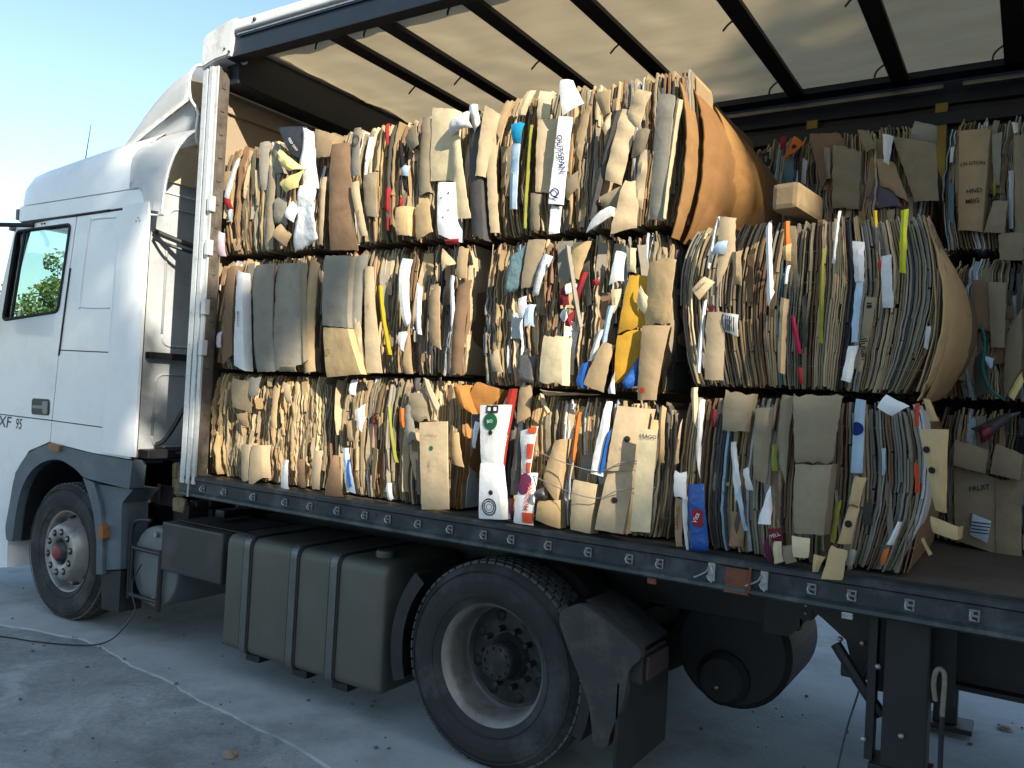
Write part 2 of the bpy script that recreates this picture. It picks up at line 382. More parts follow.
def bale_layers(bm, cl, x0, x1, y0, z0, z1, rng, pal, rough, crump, tmin, tmax, deep=1.08, bulge=.03, flaps=0, lean=.02, skew=0.):
    seed = rng.uniform(0, 100); W = x1 - x0; xc = (x0 + x1) / 2; H = z1 - z0
    x = x0 + .01; run = 0; cname = 'tan'
    cluster = 0.
    while x < x1 - .005:
        if run <= 0:
            cname = pick(rng, pal); run = rng.choice((1, 1, 2, 2, 3, 5)); cluster = rng.gauss(0, rough * .9)
            if rng.random() < .07: cluster += rough * 2.0
        run -= 1
        t = rng.uniform(tmin, tmax)
        base = C[cname]; vv = rng.uniform(.72, 1.15)
        segs = [(0, 1)]
        p = rng.random()
        if p > .86: segs = [(0, .22), (.225, rng.uniform(.4, .5)), (.505, .7), (.705, 1)]
        elif p < .45: s = rng.uniform(.25, .75); segs = [(0, s), (s + .005, 1)]
        elif p < .55: s = rng.uniform(.15, .4); s2 = rng.uniform(.55, .85); segs = [(0, s), (s + .01, s2), (s2 + .01, 1)]
        u0 = (x - xc) / (W / 2)
        corner = abs(u0) ** 7 * .06
        for (a, b) in segs:
            off = cluster + rng.gauss(0, rough * .45) + rng.uniform(0, .02)
            zt = z1 + rng.uniform(-.032, .022) if b == 1 else z0 + H * b
            zb = z0 + rng.uniform(0, .02) if a == 0 else z0 + H * a
            c = (base[0] * vv * rng.uniform(.93, 1.07), base[1] * vv, base[2] * vv * rng.uniform(.93, 1.05), 1)
            n = max(3, int((zt - zb) / (.035 if crump < .01 else .022)))
            xj = rng.uniform(-.003, .003); ls = rng.uniform(0, 50) if crump > .01 else seed
            rows = []
            for i in range(n + 1):
                z = zb + (zt - zb) * i / n; zn = (z - z0) / H
                px = x + xj + lean * noise.noise(Vector((x * 2.2, zn * 1.6, seed))) + bulge * u0 * (1 - (2 * zn - 1) ** 2) - skew * max(0, u0) ** 2 * (1 - zn) ** 2 \
                     + crump * noise.noise(Vector((x * 9, z * 16, seed + 5))) + .003 * noise.noise(Vector((x * 60, z * 20, 3)))
                py = y0 + off + corner + .03 * abs(2 * zn - 1) ** 4 + rough * .8 * noise.noise(Vector((x * 14, z * 5, ls))) + crump * 1.3 * noise.noise(Vector((x * 23, z * 26, ls)))
                rows.append((px, py, z))
            dp = .22
            vs_ = []
            for (px, py, z) in rows:
                vs_.append([bm.verts.new((px, py + dp, z)), bm.verts.new((px, py, z)), bm.verts.new((px + t, py + rng.uniform(-.0015, .0015), z)), bm.verts.new((px + t, py + dp, z))])
            fs = []
            for r1, r2 in zip(vs_, vs_[1:]):
                for j in range(3): fs.append(bm.faces.new((r1[j], r1[j + 1], r2[j + 1], r2[j])))
            fs.append(bm.faces.new(vs_[0][::-1])); fs.append(bm.faces.new(vs_[-1]))
            for f in fs:
                for l in f.loops: l[cl] = c
        x += t + rng.uniform(.0005, .003)
    # folded or torn pieces lying on the face
    for i in range(int(flaps * 1.6)):
        scrap = i >= flaps
        cname = pick(rng, pal); base = C[cname]; vv = rng.uniform(.75, 1.12); c = tuple(k_ * vv for k_ in base[:3]) + (1,)
        if pal == 'crumple': fw, fh = rng.uniform(.015, .05), rng.uniform(.05, .22)
        else: fw, fh = rng.uniform(.012, .075), rng.uniform(.06, .36)
        if scrap: fw, fh = rng.uniform(.006, .03), rng.uniform(.012, .11)
        fx = rng.uniform(x0 + .03, x1 - .03 - fw); fz = rng.uniform(z0 + .01, max(z0 + .02, z1 - fh))
        an = rng.gauss(0, .09); ty = rng.gauss(0, .5); yb = y0 - rng.uniform(-.02, .022) + (.01 if scrap else 0)
        sd = rng.uniform(0, 99); tw = rng.gauss(0, .25); tz = rng.gauss(0, .06); cu = rng.uniform(0, .25); cut = rng.uniform(-.4, .4)
        def f(u, v):
            wl = (u - .5) * fw * (1 + (cut * (v - .5) if fw > .03 else 0)); hl = (v - .5) * fh
            a2 = ty + tw * (v - .5)
            xx = wl * math.cos(a2); dy = wl * math.sin(a2) + tz * hl + cu * fh * .3 * (2 * v - 1) ** 2
            xx2 = xx * math.cos(an) - hl * math.sin(an); zz = xx * math.sin(an) + hl * math.cos(an)
            X = fx + fw / 2 + xx2; Z = fz + fh / 2 + zz
            return Vector((X, yb + dy + dis(X, Z, sd, .0035 + crump * .5, 6), Z))
        add_grid(bm, cl, f, 3, max(3, int(fh / .03)), c, rng.choice((.002, .004, .005)), jit=.0025, rng=rng)

BG = 'bales of waste cardboard stacked on the trailer'
BALE = {}
def make_bale(key, x0, x1, y0, z0, z1, label, pal='mixed', rough=.012, crump=.004, tmin=.005, tmax=.012, flaps=30, bulge=.03, lean=.02, deep=1.06, seed=1, ends=(), skew=0.):
    rng = random.Random(seed)
    e = empty('cardboard_bale', ((x0 + x1) / 2, y0 + deep / 2, z0))
    tag(e, label, 'cardboard bale', BG); BALE[key] = e
    bm, cl = newbm()
    box(bm, x0 + .03, x1 - .03, y0 + .16, y0 + deep - .03, z0 + .02, z1 - .05, cl, C['gdk'])
    obj('compressed_core', bm, CARD, e)
    bm, cl = newbm()
    bale_layers(bm, cl, x0, x1, y0, z0 + .004, z1 - .01, rng, pal, rough, crump, tmin, tmax, deep, bulge, flaps, lean, skew)
    # ragged top: a skin of scraps over the core so that the bale is solid from above and behind
    for i in range(26):
        cx = rng.uniform(x0 + .06, x1 - .16); cy = rng.uniform(y0 + .2, y0 + deep - .25); c = C[pick(rng, pal)]; sd = rng.random() * 50; sx = rng.uniform(.08, .2); sy = rng.uniform(.1, .25)
        add_grid(bm, cl, lambda u, v: Vector((min(cx + sx * u, x1 - .01), cy + sy * v, z1 - .045 + dis(cx + u, cy + v, sd, .02, 3))), 4, 4, c, .004, Vector((0, 0, -1)), jit=0, rng=rng)
    # long sheets forming the two ends
    for side in (-1, 1):
        for lay in range(3):
            c = C[rng.choice(('tan', 'brn', 'gtn', 'org' if (side in ends) else 'brn'))]
            xx = (x0 + .02 + .012 * lay) if side < 0 else (x1 - .02 - .012 * lay); yy0 = y0 + .03 + .12 * (2 - lay) * (1 if side in ends else .2); sd = rng.random() * 60
            bl = bulge * 1.2 + (.0 if side not in ends else .06)
            def f(u, v):
                y = yy0 + (y0 + deep - yy0) * u; z = z0 + .015 + (z1 - z0 - .05) * v
                t = 1 - (2 * v - 1) ** 2; s = math.sin(math.pi * min(1, .12 + u * .88))
                return Vector((xx + side * bl * t * (.45 + .55 * s) + dis(y, z, sd, .008, 4), y, z))
            add_grid(bm, cl, f, 12, 12, c, .004, Vector((-side, 0, 0)), jit=0, rng=rng)
    obj('cardboard_layers', bm, CARD, e)
    # baling wires across the face
    bm = bmesh.new()
    for j in range(4):
        zz = z0 + (z1 - z0) * (.16 + .225 * j) + rng.uniform(-.02, .02)
        pts = []
        for i in range(25):
            u = i / 24; xx = x0 + (x1 - x0) * u
            pts.append((xx, y0 + .02 + .05 * abs(2 * u - 1) ** 8 + .004 * noise.noise(Vector((xx * 12, j, seed))), zz + .012 * noise.noise(Vector((xx * 4, j * 3, seed)))))
        pts = [(x0 + .0, y0 + deep, zz), (x0 - .005, y0 + .4, zz)] + pts + [(x1 + .005, y0 + .4, zz), (x1, y0 + deep, zz)]
        tube(bm, pts, .0012, 5)
    obj('baling_wire', bm, WIRE, e)
    return e

def obj2(name, parts, parent=None, smooth=False):
    """one mesh object from several (bmesh, material) pieces"""
    out = bmesh.new(); mats = []
    for bm_, m_ in parts:
        if m_ not in mats: mats.append(m_)
        bmesh.ops.recalc_face_normals(bm_, faces=bm_.faces)
        for f in bm_.faces: f.material_index = mats.index(m_)
        me = bpy.data.meshes.new('tmp'); bm_.to_mesh(me); bm_.free(); out.from_mesh(me); bpy.data.meshes.remove(me)
    return obj(name, out, mats, parent, smooth=smooth, nofix=True)

FEATS = [
 ('front_top','paper_sheet',[(0.595, 3.269), (0.868, 3.1), (0.754, 3.096), (0.638, 3.15)],'yel',{'bend': 0.03, 'cr': 0.012, 'y': 0.02, 'label': 'pale yellow crumpled paper'}),
 ('front_top','paper_sheet',[(0.631, 3.05), (0.863, 3.095), (0.843, 2.986), (0.719, 2.973)],'yel',{'bend': 0.02, 'cr': 0.012, 'y': 0.02, 'label': 'pale yellow folded paper'}),
 ('front_top','plastic_bag',[(0.625, 3.376), (0.832, 3.367), (0.842, 3.136), (0.731, 3.192)],'blk',{'mat': 'film', 'cr': 0.02, 'text': [('KEEP DRY', 0.45, 0.45, 0.022, -55, 'wht')], 'y': 0.05, 'label': 'black printed plastic with pale lettering'}),
 ('front_top','plastic_film',[(0.828, 3.355), (0.9, 3.321), (0.941, 2.984), (0.822, 2.995)],'wht',{'mat': 'film', 'cr': 0.02, 'y': 0.05, 'label': 'white crumpled plastic film'}),
 ('front_top','plastic_film',[(0.829, 3.014), (0.969, 3.001), (1.003, 2.671), (0.81, 2.602)],'wht',{'mat': 'film', 'cr': 0.03, 'y': 0.03, 'label': 'white crumpled plastic film'}),
 ('front_top','paper_scrap',[(0.757, 2.922), (0.849, 2.877), (0.822, 2.78), (0.72, 2.831)],'wht',{'cr': 0.012, 'y': 0.03}),
 ('front_top','paper_strip',[(0.189, 3.26), (0.234, 3.248), (0.157, 2.982), (0.085, 3.009)],'wht',{'y': 0.07, 'label': 'white paper strip'}),
 ('front_top','paper_scrap',[(0.113, 3.0), (0.181, 2.984), (0.201, 2.923), (0.14, 2.921)],'red',{'y': 0.06}),
 ('front_top','paper_scrap',[(0.146, 2.921), (0.195, 2.923), (0.208, 2.836), (0.173, 2.845)],'lbl',{'y': 0.06}),
 ('front_top','paper_scrap',[(0.058, 2.8), (0.133, 2.768), (0.167, 2.619), (0.084, 2.63)],'pnk',{'y': 0.06}),
 ('front_top','cardboard_flap',[(0.882, 3.354), (1.069, 3.286), (1.028, 3.164), (0.905, 3.172)],'tan',{'y': 0.07}),
 ('front_top','cardboard_flap',[(0.411, 3.322), (0.484, 3.326), (0.494, 3.02), (0.429, 3.026)],'gry',{'y': 0.08}),
 ('front_top','cardboard_flap',[(0.511, 3.33), (0.573, 3.31), (0.63, 3.111), (0.543, 3.107)],'gry',{'y': 0.085}),
 ('front_top','cardboard_flap',[(0.501, 3.187), (0.561, 3.141), (0.584, 2.64), (0.518, 2.643)],'gtn',{'y': 0.075}),
 ('front_top','cardboard_flap',[(0.593, 2.962), (0.7, 2.952), (0.709, 2.782), (0.588, 2.803)],'gry',{'y': 0.06}),
 ('front_top','cardboard_flap',[(0.666, 2.793), (0.762, 2.724), (0.732, 2.651), (0.621, 2.72)],'tan',{'y': 0.04}),
 ('front_top','cardboard_flap',[(0.948, 3.062), (1.008, 3.056), (1.024, 2.641), (0.972, 2.643)],'pal',{'y': 0.07}),
 ('second_top','cardboard_sheet',[(1.041, 3.232), (1.185, 3.224), (1.277, 2.605), (1.064, 2.616)],'brn',{'bend': 0.02, 'y': 0.06, 'label': 'smooth reddish brown upright sheet'}),
 ('second_top','printed_sheet',[(1.205, 3.305), (1.273, 3.299), (1.287, 3.023), (1.21, 3.03)],'gry',{'rings': [(0.5, 0.72, 0.035, 'drk'), (0.5, 0.72, 0.022, 'drk')], 'y': 0.06, 'label': 'grey sheet with dark curved marks'}),
 ('second_top','cardboard_flap',[(1.317, 3.02), (1.41, 3.031), (1.423, 2.782), (1.334, 2.795)],'gtn',{'y': 0.06}),
 ('second_top','printed_sheet',[(1.234, 2.978), (1.292, 2.99), (1.363, 2.68), (1.313, 2.677)],'pal',{'text': [('CARTON', 0.5, 0.35, 0.016, 85, 'drk')], 'y': 0.05}),
 ('second_top','paper_strip',[(1.432, 3.316), (1.466, 3.311), (1.476, 3.18), (1.45, 3.183)],'red',{'y': 0.08}),
 ('second_top','paper_strip',[(1.478, 2.954), (1.51, 2.933), (1.516, 2.801), (1.477, 2.815)],'red',{'y': 0.07}),
 ('second_top','paper_strip',[(1.487, 2.786), (1.518, 2.783), (1.531, 2.696), (1.497, 2.699)],'red',{'y': 0.07}),
 ('second_top','paper_scrap',[(1.578, 2.881), (1.608, 2.873), (1.607, 2.82), (1.577, 2.824)],'red',{'y': 0.07}),
 ('second_top','cardboard_flap',[(1.591, 3.203), (1.686, 3.272), (1.721, 3.141), (1.655, 3.116)],'gtn',{'y': 0.05}),
 ('second_top','paper_scrap',[(1.581, 3.061), (1.648, 3.037), (1.645, 2.984), (1.593, 2.994)],'lbl',{'y': 0.06}),
 ('second_top','cardboard_flap',[(1.535, 3.208), (1.574, 3.18), (1.637, 2.911), (1.601, 2.915)],'drk',{'y': 0.075}),
 ('second_top','cardboard_sheet',[(1.792, 3.333), (1.931, 3.307), (1.956, 2.931), (1.79, 2.947)],'cre',{'bend': 0.01, 'y': 0.06, 'label': 'pale cream upright panel'}),
 ('second_top','cardboard_sheet',[(1.717, 3.297), (1.788, 3.285), (1.779, 2.89), (1.706, 2.869)],'gtn',{'y': 0.065}),
 ('second_top','plastic_roll',[(1.942, 3.23), (2.058, 3.278), (2.084, 3.179), (1.948, 3.155)],'wht',{'mat': 'film', 'cr': 0.03, 'bend': 0.05, 'y': -0.02, 'label': 'white crumpled plastic roll'}),
 ('second_top','plastic_film',[(2.052, 3.311), (2.112, 3.297), (2.125, 3.194), (2.082, 3.158)],'wht',{'mat': 'film', 'cr': 0.02, 'y': 0.03}),
 ('second_top','printed_sheet',[(1.878, 2.922), (1.983, 2.91), (1.993, 2.61), (1.889, 2.649)],'wht',{'discs': [(0.3, 0.7, 0.004, 'drk'), (0.7, 0.8, 0.005, 'drk'), (0.4, 0.35, 0.004, 'drk'), (0.7, 0.5, 0.004, 'drk')], 'y': 0.03, 'label': 'white sheet with small dark spots'}),
 ('second_top','cardboard_flap',[(1.939, 3.163), (1.984, 3.184), (2.08, 2.722), (1.987, 2.725)],'cre',{'y': 0.04}),
 ('second_top','fabric_strip',[(2.021, 3.269), (2.102, 3.268), (2.175, 2.603), (2.092, 2.629)],'gdk',{'y': 0.05, 'label': 'dark grey fabric strip'}),
 ('second_top','cardboard_flap',[(2.148, 3.288), (2.232, 3.232), (2.162, 2.921), (2.112, 2.931)],'pal',{'y': 0.03, 'label': 'pale box side'}),
 ('second_top','cardboard_flap',[(1.592, 2.812), (1.67, 2.817), (1.687, 2.655), (1.598, 2.665)],'yta',{'y': 0.03}),
 ('second_top','cardboard_flap',[(1.701, 2.824), (1.801, 2.857), (1.857, 2.653), (1.741, 2.624)],'yta',{'y': 0.04}),
 ('second_top','paper_scrap',[(1.925, 2.619), (2.032, 2.618), (2.035, 2.586), (1.948, 2.591)],'red',{'y': 0.03}),
 ('third_top','paper_sheet',[(2.305, 3.181), (2.391, 3.165), (2.371, 3.064), (2.319, 3.07)],'cya',{'y': 0.03, 'label': 'bright cyan sheet'}),
 ('third_top','printed_strip',[(2.312, 3.074), (2.365, 3.067), (2.357, 2.747), (2.316, 2.75)],'lbl',{'text': [('ABLUE', 0.5, 0.65, 0.022, -82, 'cya')], 'y': 0.04, 'label': 'pale strip with cyan lettering'}),
 ('third_top','paper_box',[(2.598, 3.329), (2.658, 3.321), (2.717, 3.209), (2.614, 3.158)],'wht',{'bend': 0.015, 'y': 0.0, 'label': 'white torn box corner'}),
 ('third_top','printed_strip',[(2.596, 3.16), (2.663, 3.149), (2.631, 2.741), (2.557, 2.749)],'wht',{'cr': 0.002, 'bend': 0.004, 'text': [('OUTSPAN', 0.52, 0.57, 0.04, -82, 'nav'), ('Q', 0.42, 0.12, 0.06, 0, 'nav')], 'y': 0.02, 'label': 'white strip printed OUTSPAN in blue'}),
 ('third_top','paper_strip',[(2.562, 2.748), (2.613, 2.743), (2.608, 2.602), (2.557, 2.606)],'wht',{'y': 0.04}),
 ('third_top','cardboard_flap',[(2.868, 3.162), (2.9, 3.17), (2.824, 2.896), (2.792, 2.922)],'gdk',{'y': 0.05}),
 ('third_top','cardboard_flap',[(2.792, 2.922), (2.827, 2.896), (2.789, 2.66), (2.753, 2.663)],'gdk',{'y': 0.05}),
 ('third_top','cardboard_flap',[(2.444, 3.33), (2.513, 3.313), (2.509, 3.172), (2.443, 3.175)],'cre',{'y': 0.06}),
 ('third_top','cardboard_sheet',[(2.455, 3.176), (2.566, 3.172), (2.539, 2.812), (2.463, 2.821)],'pal',{'bend': 0.015, 'y': 0.05}),
 ('third_top','paper_strip',[(2.389, 3.177), (2.414, 3.171), (2.416, 2.644), (2.395, 2.645)],'ygr',{'y': 0.06, 'label': 'yellow green strip'}),
 ('third_top','cardboard_flap',[(2.437, 2.817), (2.504, 2.806), (2.481, 2.637), (2.435, 2.64)],'gtn',{'y': 0.05}),
 ('third_top','cardboard_flap',[(2.194, 3.198), (2.243, 3.315), (2.279, 3.298), (2.235, 3.103)],'tan',{'y': 0.06}),
 ('third_top','cardboard_flap',[(2.158, 3.074), (2.206, 3.104), (2.25, 2.641), (2.2, 2.644)],'pal',{'y': 0.05}),
 ('third_top','cardboard_flap',[(2.372, 3.332), (2.419, 3.331), (2.38, 3.21), (2.338, 3.215)],'pal',{'y': 0.05}),
 ('third_top','cardboard_flap',[(2.685, 3.188), (2.739, 3.225), (2.706, 2.931), (2.664, 3.013)],'tan',{'y': 0.05}),
 ('third_top','cardboard_flap',[(2.754, 3.257), (2.844, 3.259), (2.844, 3.151), (2.809, 3.134)],'tan',{'y': 0.04}),
 ('third_top','cardboard_flap',[(2.805, 3.102), (2.846, 3.156), (2.848, 3.086), (2.826, 3.051)],'pal',{'y': 0.04}),
 ('third_top','cardboard_flap',[(2.623, 2.848), (2.695, 2.897), (2.693, 2.819), (2.633, 2.775)],'gtn',{'y': 0.04}),
 ('third_top','cardboard_flap',[(2.83, 2.675), (2.901, 2.701), (2.908, 2.658), (2.775, 2.593)],'wht',{'y': -0.02}),
 ('third_top','cardboard_flap',[(2.813, 2.76), (2.934, 2.808), (2.916, 2.713), (2.833, 2.715)],'gtn',{'y': 0.04}),
 ('third_top','cardboard_sheet',[(2.977, 3.244), (3.043, 3.214), (2.99, 3.063), (2.92, 3.107)],'pal',{'crease': 0.012, 'y': 0.04, 'label': 'long creased tan sheet'}),
 ('third_top','cardboard_sheet',[(2.902, 3.167), (2.984, 3.133), (2.916, 2.812), (2.833, 2.845)],'pal',{'crease': 0.012, 'y': 0.045, 'label': 'slanted creased tan sheet'}),
 ('third_top','cardboard_flap',[(2.988, 3.055), (3.06, 3.045), (3.025, 2.922), (2.959, 2.93)],'gtn',{'y': 0.03}),
 ('third_top','cardboard_sheet',[(2.945, 2.828), (3.017, 2.821), (3.012, 2.6), (2.892, 2.574)],'pal',{'crease': 0.012, 'y': 0.02, 'label': 'curved creased tan sheet'}),
 ('third_top','cardboard_sheet',[(3.012, 2.957), (3.059, 2.952), (3.032, 2.689), (2.983, 2.704)],'pal',{'crease': 0.01, 'y': 0.03}),
 ('third_top','cardboard_sheet',[(3.092, 3.188), (3.174, 3.17), (3.145, 2.627), (3.071, 2.638)],'gry',{'bend': 0.01, 'y': 0.01, 'label': 'smooth grey upright sheet'}),
 ('third_top','cardboard_flap',[(3.175, 3.17), (3.2, 3.161), (3.156, 2.631), (3.145, 2.632)],'pal',{'y': 0.01}),
 ('front_middle','printed_strip',[(0.286, 2.531), (0.352, 2.508), (0.422, 1.895), (0.299, 1.931)],'wht',{'text': [('MARKET', 0.55, 0.5, 0.026, -88, 'red')], 'y': 0.05, 'label': 'white strip with red lettering'}),
 ('front_middle','cardboard_sheet',[(0.399, 2.553), (0.636, 2.554), (0.691, 1.9), (0.467, 1.893)],'gry',{'bend': 0.035, 'y': 0.045, 'label': 'broad grey sheet with rounded top'}),
 ('front_middle','cardboard_sheet',[(0.645, 2.553), (0.877, 2.549), (0.916, 1.95), (0.69, 1.901)],'gry',{'bend': 0.03, 'crease': 0.004, 'y': 0.04, 'label': 'broad grey sheet next to the gap'}),
 ('front_middle','cardboard_flap',[(0.864, 2.548), (0.912, 2.551), (0.953, 1.963), (0.909, 1.951)],'gtn',{'y': 0.05}),
 ('front_middle','cardboard_sheet',[(0.903, 2.588), (0.978, 2.539), (0.983, 1.909), (0.896, 1.895)],'tan',{'bend': 0.03, 'y': 0.06}),
 ('front_middle','cardboard_flap',[(0.16, 2.541), (0.236, 2.562), (0.265, 1.995), (0.179, 1.924)],'brn',{'y': 0.07}),
 ('front_middle','paper_scrap',[(0.105, 2.132), (0.159, 2.138), (0.176, 2.039), (0.123, 2.038)],'pnk',{'y': 0.06}),
 ('front_middle','cardboard_flap',[(0.698, 1.945), (0.911, 1.944), (0.914, 1.902), (0.705, 1.901)],'gtn',{'y': 0.03}),
 ('front_bottom','cardboard_flap',[(0.374, 1.626), (0.469, 1.638), (0.461, 1.545), (0.4, 1.558)],'tan',{'y': 0.05}),
 ('front_bottom','cardboard_flap',[(0.329, 1.843), (0.475, 1.831), (0.466, 1.64), (0.336, 1.667)],'gtn',{'y': 0.05}),
 ('front_bottom','cardboard_flap',[(1.069, 1.456), (1.137, 1.461), (1.137, 1.24), (1.076, 1.236)],'pal',{'y': 0.03}),
 ('front_bottom','cardboard_flap',[(0.528, 1.443), (0.618, 1.45), (0.643, 1.255), (0.534, 1.189)],'pal',{'y': 0.04}),
 ('front_bottom','cardboard_flap',[(0.407, 1.445), (0.499, 1.452), (0.527, 1.221), (0.444, 1.212)],'pal',{'y': 0.05}),
 ('front_bottom','cardboard_flap',[(0.774, 1.836), (0.829, 1.833), (0.843, 1.704), (0.793, 1.707)],'pal',{'y': 0.05}),
 ('front_bottom','cardboard_flap',[(0.926, 1.399), (0.986, 1.404), (0.992, 1.225), (0.943, 1.22)],'brn',{'y': 0.05}),
 ('front_bottom','paper_scrap',[(0.804, 1.378), (0.85, 1.382), (0.872, 1.213), (0.787, 1.209)],'wht',{'y': 0.05}),
 ('front_bottom','cardboard_flap',[(0.458, 1.864), (0.555, 1.867), (0.562, 1.745), (0.475, 1.73)],'gry',{'y': 0.05}),
 ('front_bottom','cardboard_flap',[(0.665, 1.816), (0.725, 1.796), (0.742, 1.558), (0.69, 1.565)],'yta',{'y': 0.05}),
 ('second_middle','cardboard_sheet',[(1.042, 2.584), (1.283, 2.563), (1.304, 2.157), (1.062, 2.177)],'gry',{'bend': 0.015, 'y': 0.03, 'label': 'broad grey panel over a tan box'}),
 ('second_middle','cardboard_sheet',[(1.264, 2.567), (1.373, 2.576), (1.366, 2.176), (1.269, 2.161)],'gry',{'bend': 0.02, 'y': 0.05}),
 ('second_middle','cardboard_box',[(1.07, 2.165), (1.305, 2.153), (1.426, 1.903), (1.125, 1.878)],'yta',{'boxes': [(0.12, 0.5, 0.035, 0.035, 'tan')], 'bend': 0.01, 'y': 0.03, 'label': 'light tan box with a small brown patch'}),
 ('second_middle','cardboard_flap',[(1.282, 2.284), (1.336, 2.295), (1.422, 1.919), (1.38, 1.918)],'pal',{'y': 0.05}),
 ('second_middle','printed_sheet',[(1.382, 2.504), (1.434, 2.5), (1.542, 1.914), (1.432, 1.911)],'pal',{'text': [('FRUIT', 0.5, 0.62, 0.014, -80, 'brn')], 'y': 0.04}),
 ('second_middle','paper_strip',[(1.497, 2.393), (1.535, 2.386), (1.608, 2.014), (1.572, 2.016)],'yeb',{'y': 0.03, 'label': 'bright yellow strip'}),
 ('second_middle','paper_tube',[(1.617, 2.538), (1.686, 2.534), (1.712, 2.159), (1.655, 2.176)],'lgr',{'bend': 0.05, 'y': 0.03, 'label': 'pale grey tube'}),
 ('second_middle','paper_strip',[(1.747, 2.405), (1.787, 2.371), (1.796, 2.125), (1.763, 2.133)],'wht',{'y': 0.05}),
 ('second_middle','paper_strip',[(1.97, 2.438), (2.002, 2.435), (2.013, 2.228), (1.989, 2.096)],'wht',{'y': 0.05}),
 ('second_middle','cardboard_flap',[(1.853, 2.371), (1.918, 2.383), (1.95, 2.044), (1.865, 2.088)],'tan',{'y': 0.03}),
 ('second_middle','paper_scrap',[(1.644, 2.138), (1.709, 2.143), (1.695, 2.032), (1.665, 2.054)],'lgr',{'y': 0.04}),
 ('second_middle','cardboard_sheet',[(2.013, 2.585), (2.074, 2.579), (2.087, 2.409), (2.022, 2.411)],'tan',{'y': 0.04}),
 ('second_middle','cardboard_sheet',[(2.014, 2.413), (2.095, 2.415), (2.063, 1.919), (1.996, 1.928)],'brn',{'bend': 0.02, 'y': 0.05, 'label': 'curving brown sheet'}),
 ('second_middle','cardboard_flap',[(1.913, 2.576), (2.01, 2.49), (1.958, 2.476), (1.932, 2.456)],'pal',{'y': 0.03}),
 ('second_middle','cardboard_flap',[(1.674, 1.988), (1.711, 2.19), (1.737, 1.918), (1.68, 1.916)],'tan',{'y': 0.06}),
 ('second_bottom','paper_scrap',[(1.36, 1.703), (1.435, 1.742), (1.456, 1.66), (1.44, 1.573)],'wht',{'y': 0.03, 'label': 'white torn triangle of paper'}),
 ('second_bottom','paper_strip',[(1.283, 1.488), (1.319, 1.488), (1.391, 1.243), (1.325, 1.249)],'lbl',{'y': 0.05}),
 ('second_bottom','paper_strip',[(1.311, 1.444), (1.333, 1.441), (1.375, 1.277), (1.353, 1.28)],'blu',{'y': 0.045}),
 ('second_bottom','paper_strip',[(1.597, 1.742), (1.615, 1.743), (1.679, 1.431), (1.649, 1.43)],'ygr',{'y': 0.05, 'label': 'yellow green strip'}),
 ('second_bottom','printed_sheet',[(1.856, 1.665), (2.025, 1.681), (2.055, 1.235), (1.887, 1.215)],'pal',{'cr': 0.003, 'bend': 0.006, 'discs': [(0.45, 0.7, 0.012, 'grn')], 'text': [('THIS WAY UP', 0.5, 0.85, 0.012, 0, 'brn'), ('SCHMER', 0.4, 0.5, 0.018, 88, 'tan')], 'y': 0.02, 'label': 'tall tan panel with a faint green mark'}),
 ('second_bottom','cardboard_sheet',[(1.74, 1.819), (1.859, 1.819), (1.861, 1.672), (1.773, 1.66)],'gtn',{'crease': 0.01, 'y': 0.05}),
 ('second_bottom','cardboard_flap',[(1.709, 1.727), (1.752, 1.781), (1.787, 1.566), (1.723, 1.53)],'gry',{'y': 0.06}),
 ('second_bottom','paper_strip',[(1.674, 1.738), (1.705, 1.742), (1.719, 1.623), (1.683, 1.621)],'ora',{'y': 0.06}),
 ('second_bottom','cardboard_flap',[(2.03, 1.888), (2.097, 1.871), (2.143, 1.725), (2.067, 1.746)],'org',{'bend': 0.03, 'y': 0.03, 'label': 'orange brown curled flap'}),
 ('second_bottom','cardboard_flap',[(2.035, 1.624), (2.078, 1.627), (2.111, 1.452), (2.033, 1.465)],'yta',{'y': 0.05}),
 ('second_bottom','cardboard_sheet',[(1.219, 1.439), (1.246, 1.439), (1.302, 1.215), (1.178, 1.21)],'brn',{'y': 0.04}),
 ('second_bottom','cardboard_flap',[(1.296, 1.65), (1.355, 1.654), (1.372, 1.525), (1.313, 1.52)],'tan',{'y': 0.06}),
 ('second_bottom','cardboard_flap',[(1.833, 1.897), (1.873, 1.888), (1.946, 1.759), (1.924, 1.698)],'pal',{'y': 0.04}),
 ('second_bottom','paper_scrap',[(1.304, 1.869), (1.355, 1.871), (1.362, 1.784), (1.31, 1.788)],'wht',{'y': 0.05}),
 ('second_bottom','cardboard_flap',[(1.772, 1.896), (1.805, 1.897), (1.81, 1.825), (1.771, 1.823)],'gdk',{'y': 0.05}),
 ('second_bottom','paper_scrap',[(1.607, 1.322), (1.637, 1.325), (1.67, 1.245), (1.637, 1.236)],'wht',{'y': 0.05}),
 ('third_middle','cloth_bundle',[(2.343, 2.522), (2.438, 2.574), (2.38, 2.347), (2.31, 2.324)],'tea',{'mat': 'film', 'cr': 0.03, 'y': 0.05, 'label': 'teal grey cloth'}),
 ('third_middle','cardboard_sheet',[(2.445, 2.587), (2.525, 2.586), (2.486, 2.365), (2.401, 2.355)],'gtn',{'bend': 0.01, 'y': 0.05}),
 ('third_middle','cardboard_sheet',[(2.671, 2.564), (2.775, 2.568), (2.728, 2.387), (2.676, 2.4)],'yta',{'y': 0.05}),
 ('third_middle','cardboard_box',[(2.58, 2.123), (2.688, 2.121), (2.689, 1.888), (2.557, 1.894)],'cre',{'bend': 0.01, 'y': 0.0, 'label': 'white box side near the bottom'}),
 ('third_middle','paper_scrap',[(2.735, 2.42), (2.772, 2.419), (2.722, 2.286), (2.701, 2.307)],'red',{'y': 0.05}),
